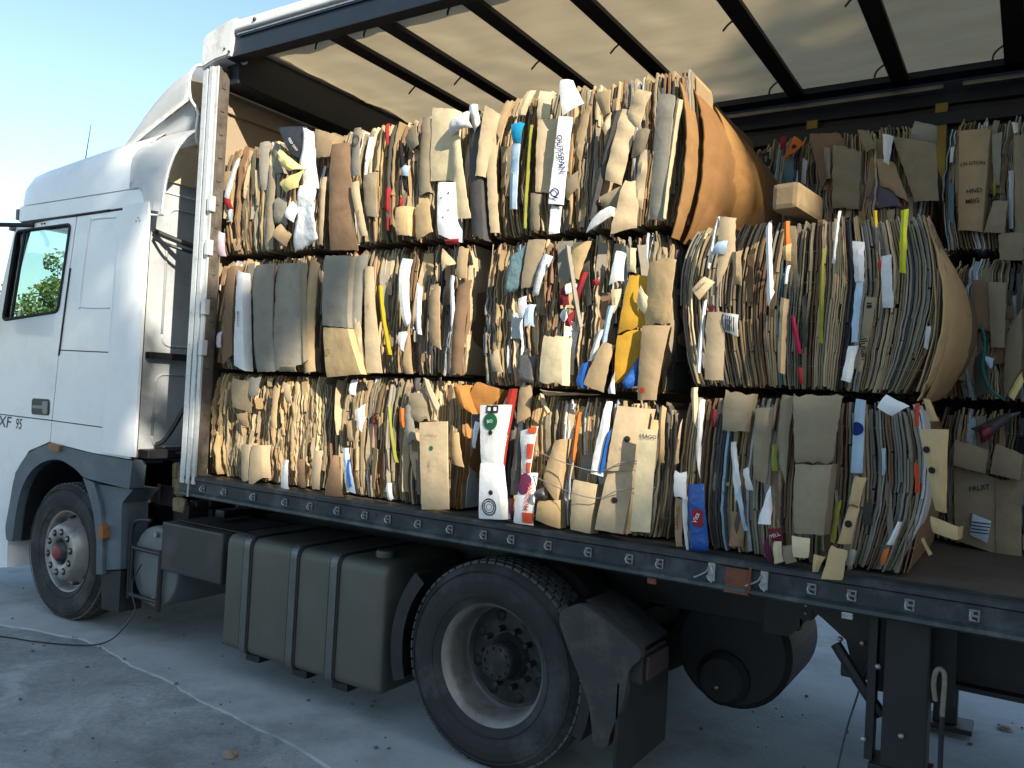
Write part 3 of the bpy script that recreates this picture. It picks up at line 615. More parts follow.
 ('third_middle','paper_scrap',[(2.622, 2.349), (2.668, 2.371), (2.677, 2.264), (2.625, 2.254)],'mar',{'y': 0.05}),
 ('third_middle','paper_scrap',[(2.656, 2.37), (2.721, 2.368), (2.711, 2.332), (2.665, 2.317)],'wht',{'y': 0.04}),
 ('third_middle','paper_scrap',[(2.659, 2.219), (2.706, 2.245), (2.694, 2.162), (2.662, 2.172)],'red',{'y': 0.05}),
 ('third_middle','paper_scrap',[(2.635, 2.219), (2.668, 2.26), (2.674, 2.203), (2.655, 2.187)],'wht',{'y': 0.04}),
 ('third_middle','paper_scrap',[(2.793, 2.385), (2.829, 2.386), (2.828, 2.358), (2.797, 2.359)],'red',{'y': 0.05}),
 ('third_middle','paper_sheet',[(2.91, 2.515), (2.957, 2.5), (2.957, 2.365), (2.886, 2.352)],'wht',{'y': 0.04, 'label': 'white upright sheet'}),
 ('third_middle','cardboard_flap',[(2.893, 2.344), (2.943, 2.342), (2.936, 2.272), (2.906, 2.212)],'cre',{'y': 0.05}),
 ('third_middle','paper_sheet',[(2.886, 2.262), (2.921, 2.261), (2.884, 2.1), (2.857, 2.08)],'lbl',{'y': 0.04}),
 ('third_middle','paper_strip',[(2.847, 2.162), (2.875, 2.162), (2.827, 2.019), (2.783, 1.998)],'wht',{'y': 0.05}),
 ('third_middle','paper_scrap',[(2.759, 1.997), (2.796, 2.006), (2.803, 1.874), (2.746, 1.882)],'blu',{'y': 0.04, 'label': 'bright blue scrap'}),
 ('third_middle','cardboard_flap',[(2.866, 2.099), (2.925, 2.08), (2.891, 1.864), (2.785, 1.897)],'tan',{'y': 0.03}),
 ('third_middle','cardboard_sheet',[(2.978, 2.401), (3.068, 2.402), (3.071, 2.162), (2.943, 2.132)],'mus',{'crease': 0.006, 'y': 0.05, 'label': 'mustard yellow sheet'}),
 ('third_middle','cardboard_sheet',[(2.943, 2.132), (3.071, 2.162), (3.029, 1.959), (2.932, 1.896)],'mus',{'crease': 0.006, 'y': 0.05, 'label': 'mustard yellow lower sheet'}),
 ('third_middle','paper_scrap',[(3.048, 2.345), (3.087, 2.295), (3.086, 2.207), (3.031, 2.257)],'cre',{'y': 0.02}),
 ('third_middle','plastic_bag',[(2.991, 1.912), (3.049, 2.031), (3.058, 1.905), (3.004, 1.881)],'blu',{'mat': 'film', 'cr': 0.03, 'y': 0.02, 'label': 'blue plastic bag'}),
 ('third_middle','paper_scrap',[(2.911, 1.9), (2.941, 1.96), (2.952, 1.861), (2.913, 1.86)],'wht',{'y': 0.03}),
 ('third_middle','cardboard_sheet',[(3.082, 2.459), (3.217, 2.463), (3.2, 2.167), (3.072, 2.167)],'yta',{'bend': 0.015, 'cr': 0.004, 'crease': 0.003, 'y': 0.01, 'label': 'large upright tan sheet'}),
 ('third_middle','cardboard_sheet',[(3.072, 2.167), (3.2, 2.167), (3.146, 1.842), (3.058, 1.838)],'tan',{'bend': 0.015, 'cr': 0.003, 'boxes': [(0.3, 0.13, 0.02, 0.025, 'ver')], 'y': 0.01, 'label': 'large lower tan sheet with a red mark'}),
 ('third_middle','strap',[(2.676, 2.547), (2.697, 2.546), (2.78, 2.156), (2.764, 2.151)],'gry',{'y': -0.01, 'label': 'grey packing strap hanging loose'}),
 ('third_middle','paper_sheet',[(2.526, 2.519), (2.57, 2.506), (2.501, 2.322), (2.464, 2.312)],'lgr',{'mat': 'film', 'cr': 0.02, 'y': 0.05}),
 ('third_middle','paper_scrap',[(2.402, 2.302), (2.445, 2.317), (2.452, 2.204), (2.395, 2.215)],'wht',{'cr': 0.02, 'y': 0.04}),
 ('third_middle','paper_scrap',[(2.441, 2.281), (2.491, 2.28), (2.486, 2.162), (2.442, 2.162)],'lbl',{'cr': 0.02, 'y': 0.05}),
 ('third_middle','cardboard_flap',[(2.25, 2.03), (2.288, 2.053), (2.321, 1.944), (2.262, 1.942)],'pal',{'y': 0.05}),
 ('third_middle','plastic_bag',[(2.419, 2.032), (2.512, 2.034), (2.521, 1.886), (2.421, 1.893)],'gdk',{'mat': 'film', 'cr': 0.03, 'y': 0.04}),
 ('third_middle','cardboard_flap',[(2.96, 2.527), (3.003, 2.525), (3.009, 2.41), (2.967, 2.402)],'cre',{'y': 0.05}),
 ('third_bottom','printed_box_side',[(2.236, 1.773), (2.387, 1.783), (2.348, 1.495), (2.258, 1.487)],'wht',{'cr': 0.001, 'bend': 0.006, 'discs': [(0.5, 0.72, 0.042, 'grn'), (0.55, 0.53, 0.012, 'drk')], 'boxes': [(0.42, 0.93, 0.036, 0.036, 'drk'), (0.66, 0.93, 0.036, 0.036, 'drk'), (0.42, 0.93, 0.018, 0.018, 'wht'), (0.66, 0.93, 0.018, 0.018, 'wht')], 'text': [('BIO', 0.5, 0.72, 0.022, 10, 'wht')], 'y': 0.0, 'label': 'white box side with a green round mark'}),
 ('third_bottom','printed_box_side',[(2.258, 1.487), (2.348, 1.495), (2.403, 1.23), (2.264, 1.218)],'wht',{'cr': 0.001, 'bend': 0.006, 'discs': [(0.62, 0.48, 0.012, 'drk')], 'rings': [(0.5, 0.22, 0.042, 'drk'), (0.5, 0.22, 0.03, 'drk'), (0.5, 0.22, 0.016, 'drk')], 'y': 0.0, 'label': 'white box side with a round emblem'}),
 ('third_bottom','printed_strip',[(2.374, 1.861), (2.417, 1.863), (2.361, 1.477), (2.316, 1.477)],'vdr',{'text': [('EUROPEAN FRUIT', 0.5, 0.5, 0.026, -80, 'wht')], 'y': 0.04, 'label': 'dark red strip with white lettering'}),
 ('third_bottom','printed_box_side',[(2.453, 1.659), (2.56, 1.69), (2.535, 1.455), (2.488, 1.462)],'wht',{'cr': 0.003, 'boxes': [(0.8, 0.5, 0.04, 0.07, 'ver'), (0.85, 0.15, 0.03, 0.05, 'ver'), (0.75, 0.95, 0.05, 0.03, 'ver')], 'y': 0.02, 'label': 'white and red printed box side'}),
 ('third_bottom','printed_box_side',[(2.488, 1.462), (2.566, 1.469), (2.553, 1.217), (2.45, 1.22)],'wht',{'cr': 0.003, 'discs': [(0.35, 0.85, 0.035, 'pur'), (0.3, 0.7, 0.03, 'pur')], 'boxes': [(0.75, 0.14, 0.05, 0.05, 'ver')], 'text': [('MODENA', 0.72, 0.55, 0.032, 80, 'ver')], 'y': 0.02, 'label': 'white box side with purple circle and red square'}),
 ('third_bottom','cardboard_flap',[(2.426, 1.682), (2.464, 1.673), (2.45, 1.344), (2.394, 1.332)],'gdk',{'y': 0.05}),
 ('third_bottom','cardboard_flap',[(2.434, 1.881), (2.507, 1.884), (2.49, 1.731), (2.412, 1.692)],'tan',{'y': 0.05}),
 ('third_bottom','cardboard_flap',[(2.156, 1.89), (2.308, 1.855), (2.204, 1.709), (2.076, 1.767)],'org',{'y': 0.09, 'label': 'tan flap leaning into the gap'}),
 ('third_bottom','cardboard_flap',[(2.584, 1.337), (2.678, 1.352), (2.69, 1.221), (2.577, 1.247)],'yta',{'y': 0.02}),
 ('third_bottom','cardboard_flap',[(2.644, 1.63), (2.696, 1.639), (2.663, 1.346), (2.586, 1.424)],'tan',{'y': 0.04}),
 ('third_bottom','paper_sheet',[(2.917, 1.829), (2.945, 1.828), (2.922, 1.483), (2.861, 1.486)],'wht',{'y': 0.0, 'label': 'white folded paper with blue side'}),
 ('third_bottom','paper_strip',[(2.938, 1.694), (2.955, 1.705), (2.929, 1.505), (2.902, 1.503)],'blu',{'y': -0.01}),
 ('third_bottom','cardboard_sheet',[(2.971, 1.809), (3.106, 1.802), (3.069, 1.527), (2.937, 1.515)],'pal',{'cr': 0.003, 'bend': 0.01, 'discs': [(0.55, 0.5, 0.014, 'drk')], 'y': 0.02, 'label': 'tall tan sheet with hand holes'}),
 ('third_bottom','cardboard_sheet',[(2.937, 1.515), (3.069, 1.527), (3.025, 1.242), (2.889, 1.247)],'pal',{'cr': 0.003, 'bend': 0.01, 'discs': [(0.5, 0.52, 0.014, 'drk')], 'y': 0.02, 'label': 'tall lower tan sheet with hand holes'}),
 ('third_bottom','cardboard_sheet',[(2.764, 1.458), (2.875, 1.446), (2.86, 1.22), (2.758, 1.227)],'pal',{'crease': 0.003, 'y': 0.02, 'label': 'square tan sheet standing at the bottom'}),
 ('third_bottom','printed_sheet',[(3.109, 1.716), (3.185, 1.713), (3.171, 1.274), (3.082, 1.268)],'cre',{'cr': 0.003, 'bend': 0.005, 'text': [('ARAGO', 0.5, 0.93, 0.023, -3, 'drk')], 'y': -0.03, 'label': 'pale wooden looking panel printed ARAGO'}),
 ('third_bottom','cardboard_flap',[(3.16, 1.821), (3.19, 1.82), (3.187, 1.566), (3.161, 1.566)],'yta',{'y': 0.04}),
 ('third_bottom','paper_strip',[(2.754, 1.781), (2.775, 1.771), (2.747, 1.526), (2.728, 1.535)],'ora',{'y': 0.05}),
 ('third_bottom','cardboard_flap',[(2.564, 1.867), (2.605, 1.858), (2.895, 1.854), (2.591, 1.835)],'pal',{'y': 0.0}),
 ('third_bottom','cardboard_flap',[(2.541, 1.845), (2.561, 1.846), (2.611, 1.76), (2.592, 1.748)],'pal',{'y': 0.04}),
 ('third_bottom','plastic_bag',[(2.623, 1.41), (2.57, 1.383), (2.582, 1.346), (2.645, 1.364)],'gdk',{'mat': 'film', 'cr': 0.02, 'y': 0.0}),
 ('third_bottom','plastic_bag',[(2.373, 1.335), (2.432, 1.336), (2.43, 1.228), (2.387, 1.234)],'mar',{'mat': 'film', 'cr': 0.02, 'y': 0.05}),
 ('third_bottom','printed_sheet',[(2.568, 1.735), (2.612, 1.749), (2.616, 1.572), (2.572, 1.557)],'gtn',{'text': [('VERDE', 0.5, 0.5, 0.016, 82, 'mar')], 'y': 0.05}),
 ('third_bottom','paper_strip',[(2.169, 1.689), (2.205, 1.685), (2.184, 1.555), (2.163, 1.559)],'wht',{'y': 0.05}),
 ('fourth_middle','cardboard_sheet',[(3.384, 2.633), (3.453, 2.622), (3.453, 2.477), (3.382, 2.337)],'pal',{'y': 0.05}),
 ('fourth_middle','paper_label',[(3.385, 2.523), (3.431, 2.524), (3.425, 2.473), (3.356, 2.471)],'lbl',{'y': 0.03}),
 ('fourth_middle','paper_strip',[(3.369, 2.637), (3.383, 2.636), (3.348, 2.415), (3.329, 2.424)],'wht',{'y': 0.06}),
 ('fourth_middle','paper_strip',[(3.326, 2.283), (3.341, 2.283), (3.338, 1.958), (3.315, 1.965)],'wht',{'y': 0.05, 'label': 'thin white upright strip'}),
 ('fourth_middle','printed_label',[(3.294, 2.319), (3.342, 2.376), (3.384, 2.351), (3.325, 2.275)],'pal',{'text': [('RADORO', 0.5, 0.5, 0.012, 45, 'drk')], 'y': 0.01, 'label': 'torn pale label'}),
 ('fourth_middle','cardboard_box',[(3.353, 2.228), (3.426, 2.223), (3.433, 1.939), (3.357, 1.938)],'gtn',{'crease': 0.003, 'y': 0.04, 'label': 'tan box side'}),
 ('fourth_middle','printed_label',[(3.424, 2.223), (3.486, 2.213), (3.485, 2.124), (3.425, 2.146)],'lgr',{'boxes': [(0.2, 0.5, 0.004, 0.06, 'drk'), (0.35, 0.5, 0.004, 0.06, 'drk'), (0.5, 0.5, 0.006, 0.06, 'drk'), (0.65, 0.5, 0.003, 0.06, 'drk'), (0.8, 0.5, 0.004, 0.06, 'drk')], 'y': 0.04, 'label': 'pale label with bars'}),
 ('fourth_middle','paper_sheet',[(3.578, 2.578), (3.602, 2.611), (3.625, 2.298), (3.601, 2.243)],'wht',{'y': 0.05, 'label': 'white pointed upright sheet'}),
 ('fourth_middle','paper_strip',[(3.655, 2.596), (3.673, 2.595), (3.683, 2.487), (3.656, 2.488)],'ora',{'y': 0.05}),
 ('fourth_middle','cardboard_flap',[(3.655, 2.486), (3.687, 2.5), (3.684, 2.43), (3.655, 2.439)],'yta',{'y': 0.04}),
 ('fourth_middle','paper_strip',[(3.699, 2.212), (3.714, 2.21), (3.748, 2.051), (3.728, 2.047)],'mag',{'y': 0.05}),
 ('fourth_middle','paper_strip',[(3.734, 2.004), (3.752, 2.002), (3.757, 1.936), (3.742, 1.936)],'red',{'y': 0.05}),
 ('fourth_middle','paper_strip',[(3.804, 2.459), (3.818, 2.479), (3.824, 2.098), (3.804, 2.1)],'ygr',{'y': 0.05, 'label': 'yellow green upright strip'}),
 ('fourth_middle','cardboard_flap',[(3.649, 2.287), (3.68, 2.276), (3.684, 1.971), (3.658, 1.981)],'tan',{'y': 0.05}),
 ('fourth_middle','cardboard_flap',[(3.447, 2.488), (3.485, 2.486), (3.487, 2.336), (3.449, 2.337)],'tan',{'y': 0.05}),
 ('fourth_middle','paper_strip',[(3.668, 2.424), (3.684, 2.423), (3.678, 2.329), (3.665, 2.334)],'wht',{'y': 0.05}),
 ('fourth_middle','paper_sheet',[(3.927, 2.487), (3.969, 2.484), (3.976, 2.331), (3.941, 2.332)],'wht',{'bend': 0.01, 'y': 0.0, 'label': 'white folded strip top'}),
 ('fourth_middle','paper_sheet',[(3.94, 2.335), (3.969, 2.334), (3.96, 2.099), (3.936, 2.101)],'lbl',{'bend': 0.008, 'y': 0.02}),
 ('fourth_middle','paper_sheet',[(3.931, 2.095), (3.964, 2.095), (3.943, 1.941), (3.908, 1.945)],'wht',{'bend': 0.01, 'y': 0.0}),
 ('fourth_middle','printed_sheet',[(3.981, 2.275), (4.021, 2.271), (4.002, 2.122), (3.971, 2.121)],'gtn',{'cr': 0.002, 'boxes': [(0.5, 0.75, 0.018, 0.012, 'drk'), (0.45, 0.83, 0.018, 0.006, 'drk')], 'y': 0.01, 'label': 'grey sheet with dark lettering'}),
 ('fourth_middle','printed_sheet',[(3.97, 2.122), (4.001, 2.122), (3.978, 1.987), (3.962, 1.991)],'gtn',{'cr': 0.002, 'text': [('Tallulah', 0.5, 0.8, 0.042, -80, 'drk')], 'y': 0.012}),
 ('fourth_middle','paper_strip',[(4.087, 2.602), (4.112, 2.605), (4.113, 2.362), (4.091, 2.368)],'yeg',{'y': 0.03, 'label': 'bright lime yellow strip'}),
 ('fourth_middle','paper_strip',[(3.987, 2.614), (4.001, 2.613), (4.009, 2.492), (3.999, 2.482)],'yeb',{'y': 0.05}),
 ('fourth_middle','paper_strip',[(3.855, 2.624), (3.867, 2.623), (3.859, 2.409), (3.846, 2.415)],'wht',{'y': 0.05}),
 ('fourth_middle','paper_scrap',[(4.012, 2.423), (4.023, 2.423), (4.025, 2.376), (4.015, 2.376)],'red',{'y': 0.05}),
 ('fourth_middle','cardboard_flap',[(3.985, 2.575), (4.013, 2.542), (4.014, 2.437), (3.997, 2.469)],'gdk',{'y': 0.04}),
 ('fourth_middle','paper_strip',[(4.188, 2.167), (4.204, 2.167), (4.198, 2.081), (4.184, 2.086)],'lgr',{'y': 0.05}),
 ('fourth_bottom','plastic_bag',[(3.32, 1.493), (3.393, 1.505), (3.424, 1.231), (3.336, 1.211)],'blu',{'mat': 'film', 'cr': 0.012, 'boxes': [(0.55, 0.5, 0.05, 0.07, 'red')], 'text': [('Vita', 0.5, 0.5, 0.03, 70, 'wht')], 'y': 0.0, 'label': 'deep blue plastic bag with a red patch'}),
 ('fourth_bottom','paper_sheet',[(3.257, 1.549), (3.311, 1.549), (3.313, 1.423), (3.263, 1.434)],'wht',{'y': 0.0, 'label': 'white paper sheet'}),
 ('fourth_bottom','paper_strip',[(3.287, 1.435), (3.31, 1.438), (3.327, 1.215), (3.316, 1.219)],'wht',{'y': 0.02}),
 ('fourth_bottom','printed_sheet',[(3.25, 1.43), (3.287, 1.421), (3.29, 1.223), (3.262, 1.219)],'tan',{'text': [('CARPACIO', 0.5, 0.6, 0.02, 88, 'mar')], 'y': 0.04}),
 ('fourth_bottom','printed_strip',[(3.249, 1.72), (3.26, 1.766), (3.25, 1.575), (3.233, 1.562)],'pal',{'text': [('LARGES', 0.5, 0.5, 0.014, 82, 'red')], 'y': 0.05}),
 ('fourth_bottom','cardboard_flap',[(3.297, 1.908), (3.326, 1.909), (3.328, 1.715), (3.306, 1.746)],'cre',{'y': 0.05}),
 ('fourth_bottom','paper_strip',[(3.334, 1.859), (3.352, 1.854), (3.352, 1.517), (3.336, 1.604)],'wht',{'y': 0.05}),
 ('fourth_bottom','paper_scrap',[(3.384, 1.817), (3.414, 1.817), (3.415, 1.742), (3.392, 1.743)],'mar',{'y': 0.05}),
 ('fourth_bottom','cardboard_sheet',[(3.446, 1.902), (3.558, 1.888), (3.547, 1.73), (3.445, 1.723)],'gtn',{'bend': 0.01, 'y': 0.03, 'label': 'square tan sheet at the top'}),
 ('fourth_bottom','cardboard_sheet',[(3.576, 1.829), (3.65, 1.838), (3.634, 1.525), (3.58, 1.541)],'gtn',{'crease': 0.006, 'y': 0.04}),
 ('fourth_bottom','cardboard_flap',[(3.672, 1.896), (3.721, 1.898), (3.707, 1.532), (3.672, 1.633)],'gtn',{'y': 0.05}),
 ('fourth_bottom','cardboard_sheet',[(3.736, 1.894), (3.92, 1.904), (3.89, 1.629), (3.751, 1.616)],'gtn',{'bend': 0.02, 'cr': 0.003, 'y': -0.01, 'label': 'broad smooth grey brown sheet'}),
 ('fourth_bottom','cardboard_sheet',[(3.751, 1.616), (3.89, 1.629), (3.875, 1.355), (3.759, 1.348)],'gtn',{'bend': 0.02, 'cr': 0.003, 'y': -0.01, 'label': 'lower broad smooth grey brown sheet'}),
 ('fourth_bottom','paper_scrap',[(3.657, 1.525), (3.675, 1.429), (3.674, 1.372), (3.621, 1.369)],'wht',{'y': -0.01, 'label': 'white triangular paper scrap'}),
 ('fourth_bottom','paper_scrap',[(3.547, 1.579), (3.568, 1.589), (3.591, 1.496), (3.559, 1.496)],'wht',{'y': 0.01}),
 ('fourth_bottom','printed_label',[(3.665, 1.355), (3.713, 1.363), (3.724, 1.319), (3.685, 1.298)],'mar',{'text': [('YELL', 0.5, 0.5, 0.02, 25, 'wht')], 'y': -0.02, 'label': 'maroon label with white lettering'}),
 ('fourth_bottom','paper_strip',[(3.476, 1.681), (3.5, 1.689), (3.533, 1.515), (3.515, 1.438)],'wht',{'y': 0.04}),
 ('fourth_bottom','paper_strip',[(3.503, 1.511), (3.527, 1.514), (3.566, 1.316), (3.551, 1.325)],'lbl',{'y': 0.04}),
 ('fourth_bottom','paper_scrap',[(3.651, 1.689), (3.667, 1.691), (3.675, 1.581), (3.651, 1.579)],'ygr',{'y': 0.04}),
 ('fourth_bottom','cardboard_flap',[(3.754, 1.338), (3.828, 1.34), (3.825, 1.263), (3.767, 1.257)],'cre',{'y': -0.02}),
 ('fourth_bottom','cardboard_flap',[(3.687, 1.307), (3.717, 1.312), (3.726, 1.231), (3.692, 1.216)],'cre',{'y': -0.01}),
 ('fourth_bottom','plastic_scrap',[(3.642, 1.279), (3.661, 1.323), (3.686, 1.224), (3.664, 1.215)],'pur',{'y': 0.0}),
 ('fourth_bottom','cardboard_flap',[(3.711, 1.289), (3.76, 1.301), (3.773, 1.237), (3.734, 1.221)],'gtn',{'y': 0.0}),
 ('fourth_bottom','printed_sheet',[(3.96, 1.886), (3.996, 1.881), (3.994, 1.603), (3.951, 1.601)],'lbl',{'discs': [(0.3, 0.6, 0.026, 'nav')], 'y': 0.03, 'label': 'pale blue white strip with a dark round mark'}),
 ('fourth_bottom','paper_sheet',[(4.076, 1.905), (4.156, 1.866), (4.099, 1.826), (4.044, 1.857)],'wht',{'y': -0.05, 'label': 'white sheet folded out at the top'}),
 ('fourth_bottom','paper_strip',[(4.163, 1.88), (4.181, 1.881), (4.18, 1.792), (4.166, 1.791)],'ver',{'y': 0.03}),
 ('fourth_bottom','paper_strip',[(4.171, 1.672), (4.186, 1.663), (4.195, 1.546), (4.177, 1.544)],'ver',{'y': 0.03}),
 ('fourth_bottom','cardboard_box',[(4.189, 1.785), (4.282, 1.789), (4.287, 1.493), (4.251, 1.498)],'yta',{'bend': 0.03, 'cr': 0.008, 'crease': 0.01, 'discs': [(0.15, 0.75, 0.012, 'drk'), (0.27, 0.5, 0.012, 'drk')], 'y': -0.05, 'label': 'crushed tan box with punched holes'}),
 ('fourth_bottom','cardboard_flap',[(4.196, 1.895), (4.22, 1.892), (4.249, 1.818), (4.219, 1.816)],'yta',{'y': -0.03}),
 ('fourth_bottom','cardboard_sheet',[(3.971, 1.596), (4.012, 1.594), (3.993, 1.472), (3.954, 1.476)],'yta',{'y': 0.01, 'label': 'tall tan sheet'}),
 ('fourth_bottom','cardboard_sheet',[(3.954, 1.476), (3.993, 1.472), (3.97, 1.333), (3.922, 1.328)],'yta',{'discs': [(0.45, 0.55, 0.014, 'drk')], 'y': 0.01, 'label': 'lower tall tan sheet with a hole'}),
 ('fourth_bottom','cardboard_flap',[(3.913, 1.333), (3.975, 1.324), (3.96, 1.2), (3.885, 1.2)],'yta',{'crease': 0.006, 'bend': 0.005, 'y': -0.07, 'label': 'tan flap hanging over the side rail'}),
 ('fourth_bottom','cardboard_flap',[(3.845, 1.281), (3.885, 1.276), (3.863, 1.216), (3.841, 1.212)],'yta',{'y': -0.03}),
 ('fourth_bottom','cardboard_flap',[(4.237, 1.478), (4.329, 1.452), (4.327, 1.409), (4.248, 1.422)],'yta',{'y': -0.06, 'label': 'small tan flap sticking out past the end'}),
 ('fourth_bottom','cardboard_flap',[(4.21, 1.389), (4.22, 1.397), (4.247, 1.341), (4.237, 1.333)],'yta',{'y': -0.03}),
 ('fourth_bottom','paper_scrap',[(4.129, 1.438), (4.141, 1.44), (4.114, 1.346), (4.091, 1.347)],'wht',{'y': 0.01}),
 ('fourth_bottom','paper_strip',[(3.9, 1.489), (3.92, 1.492), (3.907, 1.321), (3.89, 1.319)],'ygr',{'y': 0.05}),
 ('fourth_bottom','plastic_scrap',[(3.968, 1.326), (3.99, 1.319), (3.979, 1.235), (3.96, 1.227)],'gry',{'mat': 'film', 'cr': 0.02, 'y': 0.0}),
 ('fourth_bottom','paper_scrap',[(4.081, 1.329), (4.102, 1.332), (4.088, 1.27), (4.074, 1.272)],'ora',{'y': 0.02}),
 ('fourth_bottom','paper_scrap',[(4.058, 1.703), (4.072, 1.704), (4.072, 1.602), (4.062, 1.601)],'lbl',{'y': 0.04}),
 ('rear_top','cardboard_flap',[(3.34, 3.2), (3.385, 3.324), (3.448, 3.268), (3.407, 3.224)],'ora',{'discs': [(0.5, 0.5, 0.012, 'drk')], 'y': 1.18, 'label': 'orange flap with a black dot'}),
 ('rear_top','paper_scrap',[(3.318, 3.324), (3.347, 3.325), (3.339, 3.255), (3.31, 3.258)],'red',{'y': 1.2}),
 ('rear_top','cardboard_sheet',[(3.464, 3.323), (3.613, 3.319), (3.648, 3.251), (3.538, 3.022)],'brn',{'cr': 0.02, 'y': 1.22, 'label': 'crumpled brown sheet'}),
 ('rear_top','cardboard_sheet',[(3.593, 3.252), (3.732, 3.208), (3.73, 2.895), (3.6, 2.906)],'gtn',{'crease': 0.02, 'y': 1.2, 'label': 'folded tan sheet'}),
 ('rear_top','cardboard_sheet',[(3.877, 3.255), (4.083, 3.186), (4.106, 2.895), (3.998, 2.904)],'gtn',{'bend': 0.02, 'y': 1.16, 'label': 'broad grey tan sheet'}),
 ('rear_top','cardboard_flap',[(3.979, 3.322), (4.082, 3.282), (4.081, 3.194), (3.959, 3.233)],'gry',{'cr': 0.03, 'y': 1.2}),
 ('rear_top','cardboard_sheet',[(3.736, 3.137), (3.825, 3.134), (3.939, 2.888), (3.746, 2.903)],'pug',{'y': 1.24, 'label': 'purplish grey sheet'}),
 ('rear_top','cardboard_flap',[(3.803, 3.159), (3.892, 3.125), (3.97, 2.905), (3.83, 3.01)],'tan',{'y': 1.2}),
 ('rear_top','paper_scrap',[(3.842, 3.253), (3.893, 3.237), (3.88, 3.084), (3.856, 3.105)],'wht',{'y': 1.12, 'label': 'white torn scrap'}),
 ('rear_top','cardboard_flap',[(3.552, 3.232), (3.584, 3.22), (3.588, 3.064), (3.565, 3.066)],'gry',{'y': 1.17}),
 ('rear_top','paper_scrap',[(3.437, 3.201), (3.465, 3.184), (3.458, 3.045), (3.431, 3.048)],'lgr',{'y': 1.2}),
 ('rear_top','paper_scrap',[(3.328, 3.193), (3.382, 3.216), (3.388, 3.08), (3.333, 3.093)],'tea',{'y': 1.23}),
 ('rear_top','cardboard_flap',[(3.709, 3.319), (3.765, 3.305), (3.807, 3.193), (3.759, 3.172)],'gtn',{'y': 1.18}),
 ('rear_right_top','printed_sheet',[(4.178, 3.245), (4.312, 3.234), (4.298, 2.734), (4.195, 2.753)],'tan',{'bend': 0.03, 'cr': 0.003, 'text': [('LN.GTON', 0.5, 0.65, 0.024, -2, 'drk'), ('HND', 0.6, 0.38, 0.03, 2, 'drk'), ('MEG', 0.55, 0.28, 0.03, 2, 'drk')], 'y': 1.17, 'label': 'tall tan sheet with dark lettering'}),
 ('rear_right_top','paper_scrap',[(4.147, 3.165), (4.164, 3.163), (4.159, 3.088), (4.145, 3.089)],'wht',{'y': 1.18}),
 ('rear_right_top','plastic_scrap',[(4.141, 2.993), (4.166, 2.99), (4.172, 2.774), (4.148, 2.813)],'tea',{'y': 1.2}),
 ('rear_right_top','cardboard_flap',[(4.319, 3.213), (4.362, 3.219), (4.361, 2.959), (4.335, 2.949)],'gry',{'y': 1.2}),
 ('rear_right_top','cardboard_flap',[(4.339, 2.877), (4.397, 2.872), (4.392, 2.714), (4.307, 2.732)],'gtn',{'y': 1.16}),
 ('rear_right_top','paper_scrap',[(4.398, 3.255), (4.424, 3.248), (4.428, 3.199), (4.41, 3.195)],'wht',{'y': 1.18}),
 ('rear_right_top','paper_strip',[(4.395, 3.03), (4.416, 3.028), (4.424, 2.744), (4.406, 2.745)],'lgr',{'y': 1.2}),
 ('rear_right_top','paper_scrap',[(4.334, 2.985), (4.348, 2.984), (4.345, 2.904), (4.335, 2.905)],'ygr',{'y': 1.17}),
 ('rear_right_top','cardboard_sheet',[(4.41, 3.201), (4.451, 3.196), (4.469, 2.692), (4.434, 2.695)],'gtn',{'y': 1.2}),
 ('rear_right_top','cardboard_flap',[(4.366, 2.713), (4.468, 2.719), (4.473, 2.584), (4.376, 2.588)],'gtn',{'y': 1.15}),
 ('rear_right_middle','cardboard_flap',[(4.263, 2.511), (4.397, 2.497), (4.39, 2.241), (4.282, 2.261)],'brn',{'y': 1.2}),
 ('rear_right_middle','cardboard_sheet',[(4.331, 2.496), (4.407, 2.487), (4.41, 2.178), (4.354, 2.178)],'gtn',{'y': 1.18}),
 ('rear_right_middle','paper_strip',[(4.432, 1.956), (4.483, 2.068), (4.493, 2.018), (4.457, 1.927)],'yel',{'y': 1.16, 'label': 'yellow strip'}),
 ('rear_right_middle','paper_scrap',[(4.333, 2.135), (4.369, 2.125), (4.362, 2.075), (4.34, 2.094)],'lbl',{'y': 1.16}),
 ('rear_right_middle','cardboard_flap',[(4.287, 2.137), (4.339, 2.179), (4.356, 1.954), (4.304, 1.931)],'gdk',{'y': 1.2}),
 ('rear_right_middle','cardboard_flap',[(4.407, 2.222), (4.471, 2.365), (4.482, 2.081), (4.418, 1.936)],'gtn',{'y': 1.22}),
 ('rear_right_bottom','cardboard_flap',[(4.224, 1.73), (4.363, 1.689), (4.355, 1.577), (4.22, 1.606)],'gtn',{'y': 1.15}),
 ('rear_right_bottom','printed_sheet',[(4.217, 1.603), (4.424, 1.551), (4.411, 1.205), (4.24, 1.242)],'gtn',{'text': [('FRUIT', 0.55, 0.8, 0.034, 15, 'drk')], 'y': 1.2, 'label': 'broad grey brown sheet with dark mark'}),
 ('rear_right_bottom','printed_label',[(4.31, 1.384), (4.389, 1.359), (4.376, 1.253), (4.301, 1.281)],'lbl',{'boxes': [(0.5, 0.75, 0.08, 0.006, 'drk'), (0.5, 0.6, 0.08, 0.005, 'drk'), (0.5, 0.45, 0.07, 0.005, 'drk'), (0.5, 0.3, 0.08, 0.005, 'drk')], 'y': 1.15, 'label': 'pale blue printed label'}),
 ('rear_right_bottom','cardboard_flap',[(4.393, 1.722), (4.506, 1.681), (4.493, 1.561), (4.373, 1.58)],'gtn',{'y': 1.14}),
 ('rear_right_bottom','plastic_scrap',[(4.321, 1.788), (4.372, 1.811), (4.383, 1.761), (4.332, 1.717)],'mar',{'mat': 'film', 'y': 1.15}),
